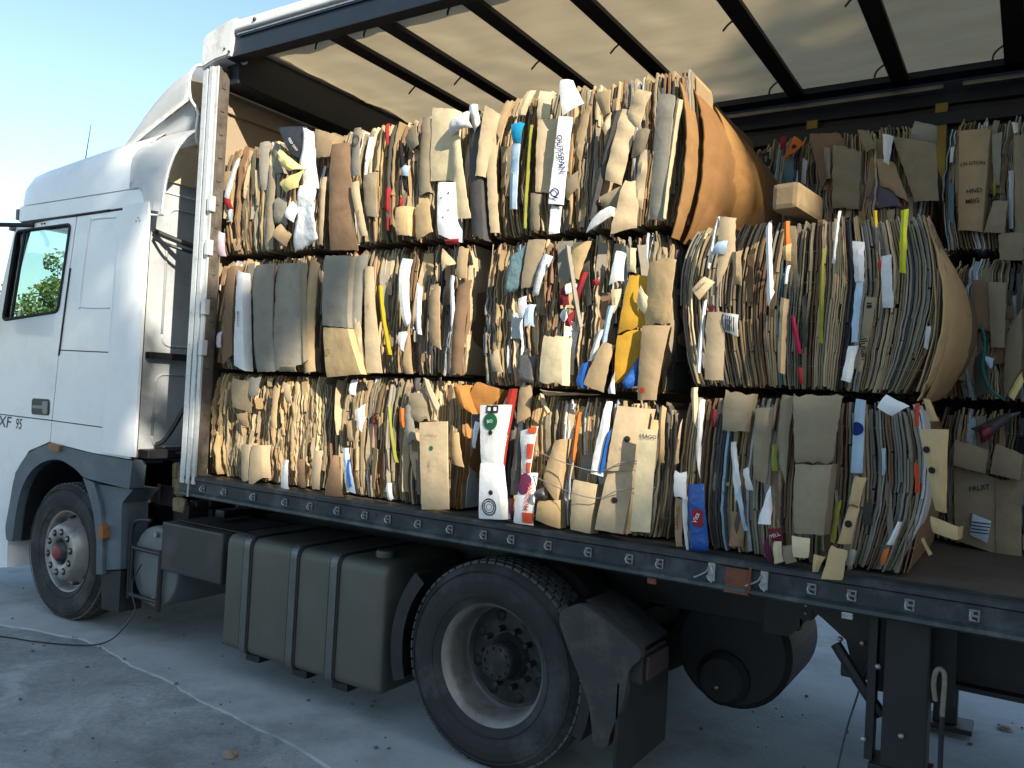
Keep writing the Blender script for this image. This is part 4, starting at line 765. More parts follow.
 ('rear_right_bottom','cardboard_sheet',[(4.398, 1.549), (4.501, 1.559), (4.514, 1.202), (4.411, 1.207)],'gtn',{'crease': 0.008, 'y': 1.19}),
 ('rear_right_bottom','plastic_scrap',[(4.285, 1.785), (4.422, 1.865), (4.49, 1.878), (4.357, 1.749)],'gdk',{'mat': 'film', 'cr': 0.02, 'y': 1.16}),
]

# ------------------------------------------------------------------ materials
WHITE = mat('white_paint', (.83, .85, .85, 1), .32, noise_s=1.5, noise_a=.05, dirt=(.42, .42, .40, 1), dirt_a=.22, dirt_s=2.5, bump=.04, bump_s=3, coat=.35)
WHITE2 = mat('white_fibreglass', (.86, .87, .87, 1), .38, noise_s=2, noise_a=.05, dirt=(.45, .45, .42, 1), dirt_a=.2, bump=.05, bump_s=2)
CABGREY = mat('blue_grey_plastic', (.075, .105, .13, 1), .5, noise_s=4, noise_a=.18, dirt=(.2, .2, .19, 1), dirt_a=.35, dirt_s=4)
BACKW = mat('cab_back_paint', (.42, .45, .47, 1), .5, noise_s=3, noise_a=.12, dirt=(.2, .18, .15, 1), dirt_a=.4, dirt_s=2.5)
BLACKP = mat('black_plastic', (.013, .014, .016, 1), .5, noise_s=8, noise_a=.3, dirt=(.06, .06, .055, 1), dirt_a=.3)
SEAM = mat('rubber_seam', (.012, .012, .013, 1), .7)
RUBBER = mat('tyre_rubber', (.020, .0215, .022, 1), .8, noise_s=9, noise_a=.25, dirt=(.13, .135, .135, 1), dirt_a=.42, dirt_s=3.2, bump=.25, bump_s=60)
TREADM = mat('dusty_tread', (.085, .088, .09, 1), .85, noise_s=14, noise_a=.35, dirt=(.03, .03, .03, 1), dirt_a=.5, dirt_s=6)
STEEL = mat('painted_rim_steel', (.46, .45, .43, 1), .45, .35, noise_s=8, noise_a=.2, dirt=(.16, .12, .08, 1), dirt_a=.55, dirt_s=6)
HUBSTEEL = mat('hub_steel', (.30, .29, .28, 1), .45, .5, noise_s=9, noise_a=.3, dirt=(.08, .06, .05, 1), dirt_a=.6, dirt_s=7)
HUBRIM = mat('worn_front_rim', (.34, .33, .31, 1), .42, .45, noise_s=8, noise_a=.25, dirt=(.10, .07, .05, 1), dirt_a=.65, dirt_s=7)
DRIM = mat('worn_drive_rim', (.27, .26, .24, 1), .45, .3, noise_s=8, noise_a=.25, dirt=(.12, .085, .055, 1), dirt_a=.75, dirt_s=5)
DARKHUB = mat('greasy_hub', (.022, .023, .025, 1), .6, .2, noise_s=12, noise_a=.5, dirt=(.12, .11, .1, 1), dirt_a=.5, dirt_s=9)
REDCAP = mat('red_plastic_cap', (.22, .035, .05, 1), .5, noise_s=20, noise_a=.2)
CHASSIS = mat('chassis_black', (.010, .011, .013, 1), .6, noise_s=5, noise_a=.35, dirt=(.028, .024, .02, 1), dirt_a=.35, dirt_s=4)
TANK = mat('weathered_tank', (.105, .105, .088, 1), .55, .25, noise_s=3, noise_a=.14, dirt=(.09, .09, .08, 1), dirt_a=.5, dirt_s=2.5, bump=.08, bump_s=4)
STRAPM = mat('tank_strap', (.15, .16, .158, 1), .4, .6, noise_s=10, noise_a=.15)
BATT = mat('battery_cover', (.035, .036, .036, 1), .5, noise_s=3, noise_a=.2, dirt=(.13, .12, .11, 1), dirt_a=.3, dirt_s=3)
RAIL = mat('side_rail_paint', (.027, .037, .040, 1), .45, .2, noise_s=6, noise_a=.25, dirt=(.16, .165, .165, 1), dirt_a=.55, dirt_s=5, bump=.1, bump_s=30)
GALV = mat('galvanised_steel', (.42, .43, .44, 1), .45, .7, noise_s=25, noise_a=.3, dirt=(.2, .14, .09, 1), dirt_a=.4, dirt_s=12)
RUST = mat('rusty_steel', (.17, .06, .03, 1), .85, noise_s=18, noise_a=.4, bump=.2, bump_s=80)
POSTM = mat('aluminium_post', (.60, .62, .61, 1), .42, .25, noise_s=7, noise_a=.14, dirt=(.2, .19, .17, 1), dirt_a=.6, dirt_s=7)
TARP = mat('grey_white_tarpaulin', (.62, .63, .62, 1), .6, noise_s=4, noise_a=.08, dirt=(.18, .18, .17, 1), dirt_a=.5, dirt_s=5, bump=.2, bump_s=12)
NAVY = mat('navy_roof_beam', (.016, .022, .034, 1), .45, .2, noise_s=5, noise_a=.25)
BOW = mat('dark_roof_bow', (.016, .017, .022, 1), .55, .2, noise_s=8, noise_a=.35, dirt=(.07, .06, .05, 1), dirt_a=.4)
WOODF = mat('worn_deck_plywood', (.085, .07, .055, 1), .7, noise_s=5, noise_a=.3, dirt=(.17, .14, .1, 1), dirt_a=.4, dirt_s=3)
FRONTW = mat('headboard_plywood', (.36, .28, .19, 1), .6, noise_s=3, noise_a=.12, dirt=(.1, .075, .05, 1), dirt_a=.5, dirt_s=3)
CURT = mat('dark_side_curtain', (.055, .05, .045, 1), .7, noise_s=2, noise_a=.2, bump=.2, bump_s=6)
WIRE = mat('baling_wire_steel', (.33, .31, .28, 1), .5, .6)
TIMBER = mat('sawn_timber', (.235, .165, .085, 1), .8, noise_s=14, noise_a=.2, dirt=(.2, .13, .08, 1), dirt_a=.4, dirt_s=8, bump=.2, bump_s=40)
ORANGE = mat('orange_lens', (.26, .095, .025, 1), .4, dirt=(.1, .07, .05, 1), dirt_a=.6, dirt_s=12)
REDLENS = mat('dirty_red_lens', (.045, .022, .018, 1), .5, dirt=(.06, .05, .04, 1), dirt_a=.7, dirt_s=6)
YELLOWS = mat('faded_yellow_slat', (.36, .24, .05, 1), .7, noise_s=6, noise_a=.2)
CHANNEL = mat('rusty_channel', (.085, .07, .055, 1), .75, noise_s=14, noise_a=.5, dirt=(.2, .18, .15, 1), dirt_a=.4, dirt_s=9)
RHOOK = mat('rusty_hook', (.1, .06, .04, 1), .7)
EYE = mat('dull_zinc_eye', (.22, .23, .24, 1), .5, .6, noise_s=60, noise_a=.5)
DECAL = mat('dark_decal', (.03, .03, .035, 1), .5)
HOSE = mat('air_hose', (.02, .021, .023, 1), .4)

def glass_mat():
    m = bpy.data.materials.new('tinted_glass'); m.use_nodes = True; n = m.node_tree; n.nodes.clear()
    o = n.nodes.new('ShaderNodeOutputMaterial'); t = n.nodes.new('ShaderNodeBsdfTransparent'); g = n.nodes.new('ShaderNodeBsdfGlossy')
    t.inputs[0].default_value = (.78, .88, .86, 1); g.inputs['Roughness'].default_value = .03
    lw0 = n.nodes.new('ShaderNodeLayerWeight'); lw0.inputs[0].default_value = .25; lw = n.nodes.new('ShaderNodeMath'); lw.operation = 'MULTIPLY_ADD'; lw.inputs[1].default_value = .35; lw.inputs[2].default_value = .04; n.links.new(lw0.outputs['Facing'], lw.inputs[0]); mx = n.nodes.new('ShaderNodeMixShader')
    n.links.new(lw.outputs[0], mx.inputs[0]); n.links.new(t.outputs[0], mx.inputs[1]); n.links.new(g.outputs[0], mx.inputs[2]); n.links.new(mx.outputs[0], o.inputs[0])
    return m
GLASS = glass_mat()

def roof_mat():
    m = bpy.data.materials.new('translucent_roof_sheet'); m.use_nodes = True; n = m.node_tree; n.nodes.clear()
    o = n.nodes.new('ShaderNodeOutputMaterial'); d = n.nodes.new('ShaderNodeBsdfDiffuse'); t = n.nodes.new('ShaderNodeBsdfTranslucent')
    tc = n.nodes.new('ShaderNodeTexCoord'); mp = n.nodes.new('ShaderNodeMapping'); mp.inputs['Scale'].default_value = (1.2, 5, 1)
    nz = n.nodes.new('ShaderNodeTexNoise'); nz.inputs['Scale'].default_value = 1.6; nz.inputs['Detail'].default_value = 6
    n.links.new(tc.outputs['Object'], mp.inputs[0]); n.links.new(mp.outputs[0], nz.inputs['Vector'])
    cr = n.nodes.new('ShaderNodeValToRGB'); cr.color_ramp.elements[0].position = .3; cr.color_ramp.elements[1].position = .75
    cr.color_ramp.elements[0].color = (.43, .34, .205, 1); cr.color_ramp.elements[1].color = (.50, .405, .255, 1)
    n.links.new(nz.outputs[0], cr.inputs[0]); n.links.new(cr.outputs[0], d.inputs[0]); n.links.new(cr.outputs[0], t.inputs[0])
    mx = n.nodes.new('ShaderNodeMixShader'); mx.inputs[0].default_value = 0.48
    n.links.new(d.outputs[0], mx.inputs[1]); n.links.new(t.outputs[0], mx.inputs[2]); n.links.new(mx.outputs[0], o.inputs[0])
    return m
ROOF = roof_mat()

def ground_mat():
    m = bpy.data.materials.new('concrete_yard'); m.use_nodes = True; n = m.node_tree; b = n.nodes['Principled BSDF']; L = n.links.new
    tc = n.nodes.new('ShaderNodeTexCoord')
    def noi(s, d=8, r=.65, dist=0.):
        t = n.nodes.new('ShaderNodeTexNoise'); t.inputs['Scale'].default_value = s; t.inputs['Detail'].default_value = d; t.inputs['Roughness'].default_value = r; t.inputs['Distortion'].default_value = dist
        L(tc.outputs['Object'], t.inputs['Vector']); return t
    a = noi(.9, 10, .7, .4); cr = n.nodes.new('ShaderNodeValToRGB'); e = cr.color_ramp.elements
    e[0].position = .36; e[0].color = (.15, .165, .17, 1); e[1].position = .62; e[1].color = (.33, .35, .352, 1); L(a.outputs[0], cr.inputs[0])
    f = noi(35, 8, .8); mr = n.nodes.new('ShaderNodeMapRange'); mr.inputs['To Min'].default_value = .72; mr.inputs['To Max'].default_value = 1.2; mr.inputs['From Min'].default_value = .3; mr.inputs['From Max'].default_value = .7; L(f.outputs[0], mr.inputs[0])
    mx = n.nodes.new('ShaderNodeMix'); mx.data_type = 'RGBA'; mx.blend_type = 'MULTIPLY'; mx.inputs[0].default_value = 1; L(cr.outputs[0], mx.inputs[6]); L(mr.outputs[0], mx.inputs[7])
    s = noi(2.2, 12, .75, .8); m2 = n.nodes.new('ShaderNodeMapRange'); m2.inputs['From Min'].default_value = .56; m2.inputs['From Max'].default_value = .64; m2.inputs['To Max'].default_value = .5; L(s.outputs[0], m2.inputs[0])
    mx2 = n.nodes.new('ShaderNodeMix'); mx2.data_type = 'RGBA'; mx2.blend_type = 'MULTIPLY'; L(m2.outputs[0], mx2.inputs[0]); L(mx.outputs[2], mx2.inputs[6]); mx2.inputs[7].default_value = (.45, .46, .47, 1)
    d2 = noi(1.3, 12, .8, 1.2); m3 = n.nodes.new('ShaderNodeMapRange'); m3.inputs['From Min'].default_value = .53; m3.inputs['From Max'].default_value = .62; m3.inputs['To Max'].default_value = .65; L(d2.outputs[0], m3.inputs[0])
    mp = n.nodes.new('ShaderNodeMapping'); mp.inputs['Location'].default_value = (13, 4, 2); L(tc.outputs['Object'], mp.inputs[0]); L(mp.outputs[0], d2.inputs['Vector'])
    mx3 = n.nodes.new('ShaderNodeMix'); mx3.data_type = 'RGBA'; L(m3.outputs[0], mx3.inputs[0]); L(mx2.outputs[2], mx3.inputs[6]); mx3.inputs[7].default_value = (.42, .45, .45, 1)
    vo = n.nodes.new('ShaderNodeTexVoronoi'); vo.feature = 'DISTANCE_TO_EDGE'; vo.inputs['Scale'].default_value = .7
    nd = noi(3, 6); va = n.nodes.new('ShaderNodeVectorMath'); va.operation = 'ADD'; L(tc.outputs['Object'], va.inputs[0])
    vsx = n.nodes.new('ShaderNodeVectorMath'); vsx.operation = 'SCALE'; vsx.inputs['Scale'].default_value = .35; L(nd.outputs['Color'], vsx.inputs[0]); L(vsx.outputs[0], va.inputs[1]); L(va.outputs[0], vo.inputs['Vector'])
    m4 = n.nodes.new('ShaderNodeMapRange'); m4.inputs['From Min'].default_value = .0; m4.inputs['From Max'].default_value = .006; m4.inputs['To Min'].default_value = .22; m4.inputs['To Max'].default_value = 0.; L(vo.outputs['Distance'], m4.inputs[0])
    mx4 = n.nodes.new('ShaderNodeMix'); mx4.data_type = 'RGBA'; L(m4.outputs[0], mx4.inputs[0]); L(mx3.outputs[2], mx4.inputs[6]); mx4.inputs[7].default_value = (.05, .05, .055, 1)
    L(mx4.outputs[2], b.inputs['Base Color']); b.inputs['Roughness'].default_value = .85
    bp = n.nodes.new('ShaderNodeBump'); bp.inputs['Strength'].default_value = .5; bp.inputs['Distance'].default_value = .01; L(f.outputs[0], bp.inputs['Height']); L(bp.outputs[0], b.inputs['Normal'])
    return m
GROUND = ground_mat()
SLAB = mat('pale_concrete_slab', (.355, .378, .385, 1), .8, noise_s=2.5, noise_a=.16, dirt=(.20, .215, .22, 1), dirt_a=.8, dirt_s=1.1, bump=.3, bump_s=40)

# ------------------------------------------------------------------ ground
bm = bmesh.new(); s_ = 300
vs_ = [bm.verts.new(p) for p in ((-s_, -s_, 0), (s_, -s_, 0), (s_, s_, 0), (-s_, s_, 0))]; bm.faces.new(vs_)
tag(obj('ground', bm, GROUND), kind='structure')
# paler slab under the truck with a broken, slightly raised edge
bm = bmesh.new(); edge = []
rng = random.Random(4)
xs = [-12 + i * .05 for i in range(int(32 / .05))]
for x in xs:
    yb = -.10 - .115 * (x + .8) if x < 2 else -.42 - .02 * (x - 2)
    if x < -.9: yb = -.09 + (-.9 - x) * -.28
    edge.append((x, yb + .006 * noise.noise(Vector((x * 45, 7, 0))) + .03 * noise.noise(Vector((x * 2.5, 0, 0))) + .015 * noise.noise(Vector((x * 14, 3, 0)))))
top = [bm.verts.new((x, y, .012)) for x, y in edge]; bot = [bm.verts.new((x, y - .002 - .024 * abs(noise.noise(Vector((x * 11, 1, 0)))), .001)) for x, y in edge]; far = [bm.verts.new((x, 9, .012)) for x, y in edge]
for i in range(len(edge) - 1):
    bm.faces.new((bot[i], bot[i + 1], top[i + 1], top[i])); bm.faces.new((top[i], top[i + 1], far[i + 1], far[i]))
tag(obj('concrete_slab', bm, SLAB), kind='structure')
# loose crumbs on the concrete
bm = bmesh.new(); rng = random.Random(8)
for i in range(420):
    x = rng.uniform(-2.5, 5.5); y = rng.uniform(-1.6, 3.5); r = rng.choice((.004, .005, .006, .009, .013)); z = .013 if y > -.25 - .1 * max(0, x + .8) else .001
    m4 = Matrix.Translation((x, y, z + r * .4)) @ Matrix.Rotation(rng.uniform(0, 6), 4, 'Z') @ Matrix.Diagonal((r * rng.uniform(.7, 1.8), r, r * .6, 1))
    bmesh.ops.create_icosphere(bm, subdivisions=1, radius=1, matrix=m4)
tag(obj('grit', bm, mat('crumbled_concrete', (.12, .12, .115, 1), .9)), 'scattered dark grit on the concrete', 'grit', kind='stuff')
for (x, y, r, lab) in ((1.30, -.62, .035, 'small brown crumbled lump on the dark concrete left of the drive wheel'), (4.47, 2.4, .04, 'pale lump on the concrete right of the landing leg')):
    bm = bmesh.new(); bmesh.ops.create_icosphere(bm, subdivisions=3, radius=r)
    for v in bm.verts: v.co *= 1 + .45 * noise.noise(v.co * 30); v.co.z *= .5; v.co += Vector((x, y, r * .4))
    tag(obj('stone', bm, mat('crumbly_stone', (.26, .2, .15, 1), .9, bump=.4, bump_s=60)), lab, 'stone')

# ------------------------------------------------------------------ trailer
T = empty('curtain_side_trailer', (6, 1.25, 0))
tag(T, 'open curtain side trailer with dark side rail and pale translucent roof, loaded with cardboard bales', 'trailer')
LEN = 13.6
ZB = 1.2
bm = bmesh.new(); n_ = 44
box(bm, .0, LEN, .10, 2.42, 1.165, 1.208)
obj('deck', bm, WOODF, T)
# side rail: folded steel profile extruded along x
def rail(yf, s, name):
    prof = [(.102, 1.212), (.012, 1.212), (.0, 1.204), (.0, 1.186), (.012, 1.178), (.014, 1.112), (-.004, 1.1), (-.006, 1.086), (.004, 1.078), (.102, 1.078)]
    bm = bmesh.new(); rows = []
    N = 90
    for i in range(N + 1):
        x = -.09 + (LEN + .09) * i / N
        rows.append([bm.verts.new((x, yf + s * (y + .0015 * noise.noise(Vector((x * 3, z * 9, 0)))), z + .002 * noise.noise(Vector((x * 2, 5, z * 3))))) for y, z in prof])
    for a, b in zip(rows, rows[1:]):
        for k in range(len(prof)): bm.faces.new((a[k], b[k], b[(k + 1) % len(prof)], a[(k + 1) % len(prof)]))
    bm.faces.new(rows[0]); bm.faces.new(rows[-1][::-1])
    return obj(name, bm, RAIL, T)
rail(0, 1, 'side_rail'); rail(2.5, -1, 'side_rail')
rng = random.Random(3)
LX = [.152, .359, .624, .9, 1.105, 1.315, 1.522, 1.685, 1.888, 2.093, 2.299, 2.459, 2.662, 2.87, 3.071, 3.212, 3.837, 3.982, 4.179, 4.385]
x = 4.6
while x < 13.4: LX.append(x); x += .215
for x in LX:   # tie-down eye plates
    bm = bmesh.new(); z = 1.143
    box(bm, x - .016, x + .018, .004, .012, z - .021, z + .021, bev=.002)
    pl = bm; hl = bmesh.new(); box(hl, x - .006, x + .011, .0025, .0035, z - .016, z - .004); box(hl, x - .002, x + .012, .0025, .0035, z + .004, z + .015)
    tg = bmesh.new(); tube(tg, [(x - .010, .0, z + .012), (x - .014, -.006, z), (x - .008, -.008, z - .012), (x + .006, -.004, z - .016)], .0025, 6)
    obj2('tie_down_eye', [(pl, EYE), (hl, SEAM), (tg, GALV)], T)
bm = bmesh.new(); box(bm, 3.5, 3.605, -.002, .012, 1.085, 1.176, bev=.002); box(bm, 3.598, 3.606, -.012, .0, 1.08, 1.19)
box(bm, 3.5, 3.606, -.012, .0, 1.078, 1.086)
obj('rusty_plate', bm, RUST, T)
for x in (3.44, 3.655):
    bm = bmesh.new(); z = 1.143
    box(bm, x - .014, x + .016, .004, .012, z - .035, z + .045, bev=.002)
    tube(bm, smoothpath([(x - .07, -.004, z - .03), (x - .02, -.012, z + .0), (x + .0, -.02, z + .03), (x + .012, -.02, z), (x - .01, -.018, z - .012), (x + .01, -.016, z - .035)], 5), .0035, 6)
    obj('rope_hook', bm, GALV, T)
for x in (3.16, 3.95):
    bm = bmesh.new(); box(bm, x, x + .04, .004, .02, 1.052, 1.077, bev=.003); obj('bracket', bm, RUST if x < 3.5 else GALV, T)
# crossmembers and main beams
bm = bmesh.new(); x = .15
while x < LEN:
    box(bm, x, x + .06, .11, 2.39, 1.07, 1.163); x += .45
obj('crossmember', bm, CHASSIS, T)
for y in (.62, 1.72):
    bm = bmesh.new()
    panel(bm, [(.05, 1.068), (.05, .99), (3.3, .985), (3.72, 1.0), (3.96, .80), (4.3, .73), (13.4, .73), (13.4, 1.068)], y, y + .02)
    box(bm, 3.95, 13.4, y - .06, y + .08, .715, .735); 
    obj('main_beam', bm, CHASSIS, T)
# gooseneck gusset and landing gear near side
bm = bmesh.new(); panel(bm, [(3.67, 1.068), (3.719, 1.034), (3.823, .97), (3.921, .898), (3.947, .80), (4.05, .72), (4.32, .72), (4.32, 1.068)], .30, .34); obj('gusset', bm, CHASSIS, T)
for y0_, lab in ((.12, 0), (2.12, 1)):
    bm = bmesh.new(); box(bm, 4.09, 4.245, y0_, y0_ + .14, .42, 1.07, bev=.008)
    box(bm, 4.05, 4.262, y0_ - .012, y0_ + .15, .46, .50, bev=.004)
    box(bm, 4.03, 4.06, y0_ + .02, y0_ + .1, .5, 1.06)
    leg = obj('landing_leg', bm, CHASSIS, T)
    bm = bmesh.new(); box(bm, 4.105, 4.23, y0_ + .015, y0_ + .125, .06, .47, bev=.005); box(bm, 4.03, 4.31, y0_ - .04, y0_ + .18, .03, .06, bev=.006); obj('foot', bm, CHASSIS, leg)
    bm = bmesh.new()
    tube(bm, [(3.90, y0_ + .08, .90), (3.98, y0_ + .08, .79), (4.08, y0_ + .08, .66)], .024, 8); box(bm, 3.90, 4.0, y0_ + .2, y0_ + .24, .74, .80, bev=.01); obj('brace', bm, CHASSIS, leg)
bm = bmesh.new(); tube(bm, [(4.17, .26, .78), (4.17, 2.12, .78)], .03, 10); tube(bm, [(4.17, .26, .6), (4.17, 2.12, .6)], .02, 8); obj('cross_shaft', bm, CHASSIS, T)
bm = bmesh.new(); rng = random.Random(9)
lump = [(4.30, .82), (4.38, .85), (4.41, .80), (4.43, .77), (4.47, .75), (4.49, .72), (4.46, .68), (4.36, .675), (4.27, .70)]
panel(bm, lump, 1.15, 1.35); obj('spare_bracket', bm, CHASSIS, T)
for (x, y, z) in ((3.90, .29, .90), (3.985, .29, .90), (4.07, .11, .87), (4.16, .11, .63), (4.40, .61, .965), (4.03, .11, .585)):
    bm = bmesh.new(); bmesh.ops.create_icosphere(bm, subdivisions=2, radius=.011, matrix=Matrix.Translation((x, y, z))); obj('bolt', bm, GALV, T)
# crank handle hanging on the leg
bm = bmesh.new(); pts = smoothpath([(4.272, .075, .80), (4.264, .07, .86), (4.270, .07, .905), (4.284, .07, .918), (4.298, .07, .895), (4.297, .07, .80), (4.295, .072, .75)], 6); tube(bm, pts, .009, 8)
crank = obj('crank_handle', bm, mat('worn_cream_strap', (.19, .17, .13, 1), .7, noise_s=30, noise_a=.3), T)
bm = bmesh.new(); tube(bm, [(4.295, .072, .76), (4.297, .075, .52)], .009, 8); obj('crank_rod', bm, CHASSIS, crank)
bm = bmesh.new(); tube(bm, [(4.297, .075, .525), (4.298, .075, .38)], .007, 8); obj('crank_tip', bm, GALV, crank)
bm = bmesh.new(); tube(bm, smoothpath([(4.03, .28, .89), (3.99, .2, .72), (3.95, .12, .5), (3.90, .05, .03)], 6), .004, 6); obj('hanging_cord', bm, HOSE, T)
bm = bmesh.new(); tube(bm, smoothpath([(4.44, .62, .735), (4.45, .7, .70), (4.49, 1.1, .72), (4.49, 1.14, .74)], 6), .003, 6); obj('hanging_cord', bm, HOSE, T)

# front wall, corner posts
bm = bmesh.new(); box(bm, -.06, -.045, .10, 2.40, 1.2, 3.74); 
fw = obj('front_wall', bm, FRONTW, T)
bm = bmesh.new()
box(bm, -.0445, -.02, .14, 2.36, 3.60, 3.7, bev=.004)
obj('wall_batten', bm, FRONTW, fw)
bm = bmesh.new()
for yy in (.13, .75, 1.35, 1.95): box(bm, -.0445, -.035, yy, yy + .05, 1.21, 3.59, bev=.002)
obj('wall_stiffener', bm, FRONTW, fw)
bm = bmesh.new(); box(bm, -.03, .16, .09, 2.41, 3.742, 3.99, bev=.006); obj('front_header', bm, NAVY, T)
def post(y, s):
    bm = bmesh.new()
    def bx(x0, x1, a, b, z0, z1, bev=.002): box(bm, x0, x1, min(y + s * a, y + s * b), max(y + s * a, y + s * b), z0, z1, bev=bev)
    bx(-.075, -.03, .0, .09, 1.16, 3.84); bx(-.028, -.008, .008, .09, 1.17, 3.84)
    bx(-.006, .03, -.006, .09, 1.16, 3.84); bx(.032, .044, .006, .09, 1.17, 3.84); bx(.046, .075, -.002, .08, 1.16, 2.28); bx(.046, .070, .006, .08, 2.28, 3.84)
    p = obj('corner_post', bm, POSTM, T)
    bm = bmesh.new(); box(bm, .0755, .080, min(y + s * .012, y + s * .088), max(y + s * .012, y + s * .088), 1.215, 3.83, bev=.001); z = 1.3
    while z < 3.7:
        box(bm, .0805, .086, min(y + s * .03, y + s * .06), max(y + s * .03, y + s * .06), z, z + .07, bev=.002); z += .15
    obj('inner_channel', bm, CHANNEL, p)
    for z in (1.98, 2.24, 2.62, 2.90):
        bm = bmesh.new(); box(bm, .055, .09, min(y - s * .015, y + s * .03), max(y - s * .015, y + s * .03), z, z + .10, bev=.006); obj('hinge', bm, POSTM, p)
    bm = bmesh.new()
    for i in range(13):
        for xx in (-.052, .02): bmesh.ops.create_icosphere(bm, subdivisions=1, radius=.0035, matrix=Matrix.Translation((xx, y - s * (.001 if xx < 0 else .007), 1.25 + i * .2)))
    obj('rivet', bm, HUBSTEEL, p)
    bm = bmesh.new(); tube(bm, [(.03, y - s * .008, 1.2), (.03, y - s * .01, 1.08)], .007, 8); obj('drop_bolt', bm, GALV, p)
post(0, 1); post(2.5, -1)
bm = bmesh.new(); box(bm, LEN - .1, LEN, .0, .09, 1.2, 3.98); box(bm, LEN - .1, LEN, 2.41, 2.5, 1.2, 3.98); obj('rear_post', bm, POSTM, T)
bm = bmesh.new(); box(bm, LEN - .05, LEN - .01, .1, 2.4, 1.2, 3.95); obj('rear_door', bm, FRONTW, T)
# roof: beams along both sides, bows, translucent sheet
bm = bmesh.new()
box(bm, .1, LEN, .006, .098, 3.872, 4.0, bev=.004); box(bm, .1, LEN, .098, .12, 3.94, 3.965); box(bm, .26, LEN, -.006, .004, 3.985, 4.0)
obj('roof_side_beam', bm, NAVY, T)
bm = bmesh.new(); box(bm, .25, LEN, -.009, -.0065, 3.997, 4.006); obj('aluminium_trim', bm, GALV, T)
bm = bmesh.new()
box(bm, .1, LEN, 2.40, 2.49, 3.80, 3.87, bev=.004); box(bm, .1, LEN, 2.27, 2.40, 3.945, 3.985, bev=.004); box(bm, .1, LEN, 2.36, 2.42, 3.66, 3.74, bev=.004); box(bm, .1, LEN, 2.44, 2.49, 3.87, 3.99)
obj('roof_side_beam', bm, NAVY, T)
bm = bmesh.new(); box(bm, .3, 4.0, 2.30, 2.345, 3.865, 3.895, bev=.01); box(bm, 4.1, 13, 2.30, 2.345, 3.865, 3.895, bev=.01); obj('curtain_track', bm, mat('dull_aluminium', (.25, .24, .19, 1), .5, .5, noise_s=6, noise_a=.3), T)
# tarpaulin edge over the near roof beam
bm = bmesh.new(); N = 200; rows = []
for i in range(N + 1):
    x = .11 + (LEN - .11) * i / N; wv = .004 * noise.noise(Vector((x * 4, 0, 0)))
    rows.append([bm.verts.new(p) for p in ((x, -.012 + wv, 4.008 + .004 * noise.noise(Vector((x * 3, 4, 0)))), (x, -.016 + wv, 4.04), (x, -.008, 4.088), (x, .02, 4.108), (x, .3, 4.11), (x, .3, 4.095), (x, .03, 4.09), (x, .0, 4.08))])
for a, b in zip(rows, rows[1:]):
    for k in range(8): bm.faces.new((a[k], b[k], b[(k + 1) % 8], a[(k + 1) % 8]))
obj('tarpaulin_edge', bm, TARP, T, smooth=True)
bm = bmesh.new()
for x in (.42, 1.5, 2.6): bmesh.ops.create_icosphere(bm, subdivisions=2, radius=.013, matrix=Matrix.Translation((x, -.018, 4.055)))
obj('roof_grommet', bm, BLACKP, T)
bm = bmesh.new()
capo = [(-.075, 3.835), (-.07, 4.02), (-.03, 4.055), (.10, 4.09), (.235, 4.105), (.238, 4.05), (.215, 3.98), (.205, 3.90), (.195, 3.875), (.06, 3.868)]
panel(bm, capo, -.022, .12); bmesh.ops.bevel(bm, geom=[e for e in bm.edges if abs(e.verts[0].co.y - e.verts[1].co.y) < 1e-5 and len(e.link_faces) == 2 and abs(e.link_faces[0].normal.dot(e.link_faces[1].normal)) < .5], offset=.008, segments=2, affect='EDGES')
box(bm, -.07, .2, .1, 2.4, 3.995, 4.09, bev=.01)
obj('corner_cap', bm, TARP, T)
bm = bmesh.new()
for (x, z) in ((.155, 3.92), (.2, 3.895)): bmesh.ops.create_icosphere(bm, subdivisions=2, radius=.008, matrix=Matrix.Translation((x, -.024, z)))
obj('rivet', bm, BLACKP, T)
bm = bmesh.new(); NX, NY = 220, 30
g = [[bm.verts.new((.16 + (LEN - .16) * i / NX, .09 + 2.3 * j / NY, 4.0 + .020 * noise.noise(Vector((i * .25, j * .3, 0))) + .006 * noise.noise(Vector((i * .9, j * .9, 5))))) for j in range(NY + 1)] for i in range(NX + 1)]
for i in range(NX):
    for j in range(NY): bm.faces.new((g[i][j], g[i + 1][j], g[i + 1][j + 1], g[i][j + 1]))
obj('roof_sheet', bm, ROOF, T, smooth=True)
BX = [.875, 1.27, 1.88, 2.43, 3.115, 3.75, 4.37]; x = 4.98
while x < 13.4: BX.append(x); x += .62
for i, x in enumerate(BX):
    bm = bmesh.new(); wd = .052; box(bm, x - wd, x + wd, .10, 2.38, 3.945, 3.975, bev=.004); box(bm, x - .02, x + .02, .12, 2.36, 3.976, 3.99)
    b = obj('roof_bow', bm, BOW, T)
    if x < 6:
        for y, s in ((.17, 1), (1.05, .6), (2.0, 1)):
            bm = bmesh.new(); tube(bm, smoothpath([(x - .045, y, 3.955), (x - .075, y + .0, 3.935), (x - .095, y - .01, 3.905), (x - .10, y - .012, 3.945 - .075 * s)], 5), [.006] * 15 + [.003], 6)
            obj('strap_hook', bm, RHOOK, b)
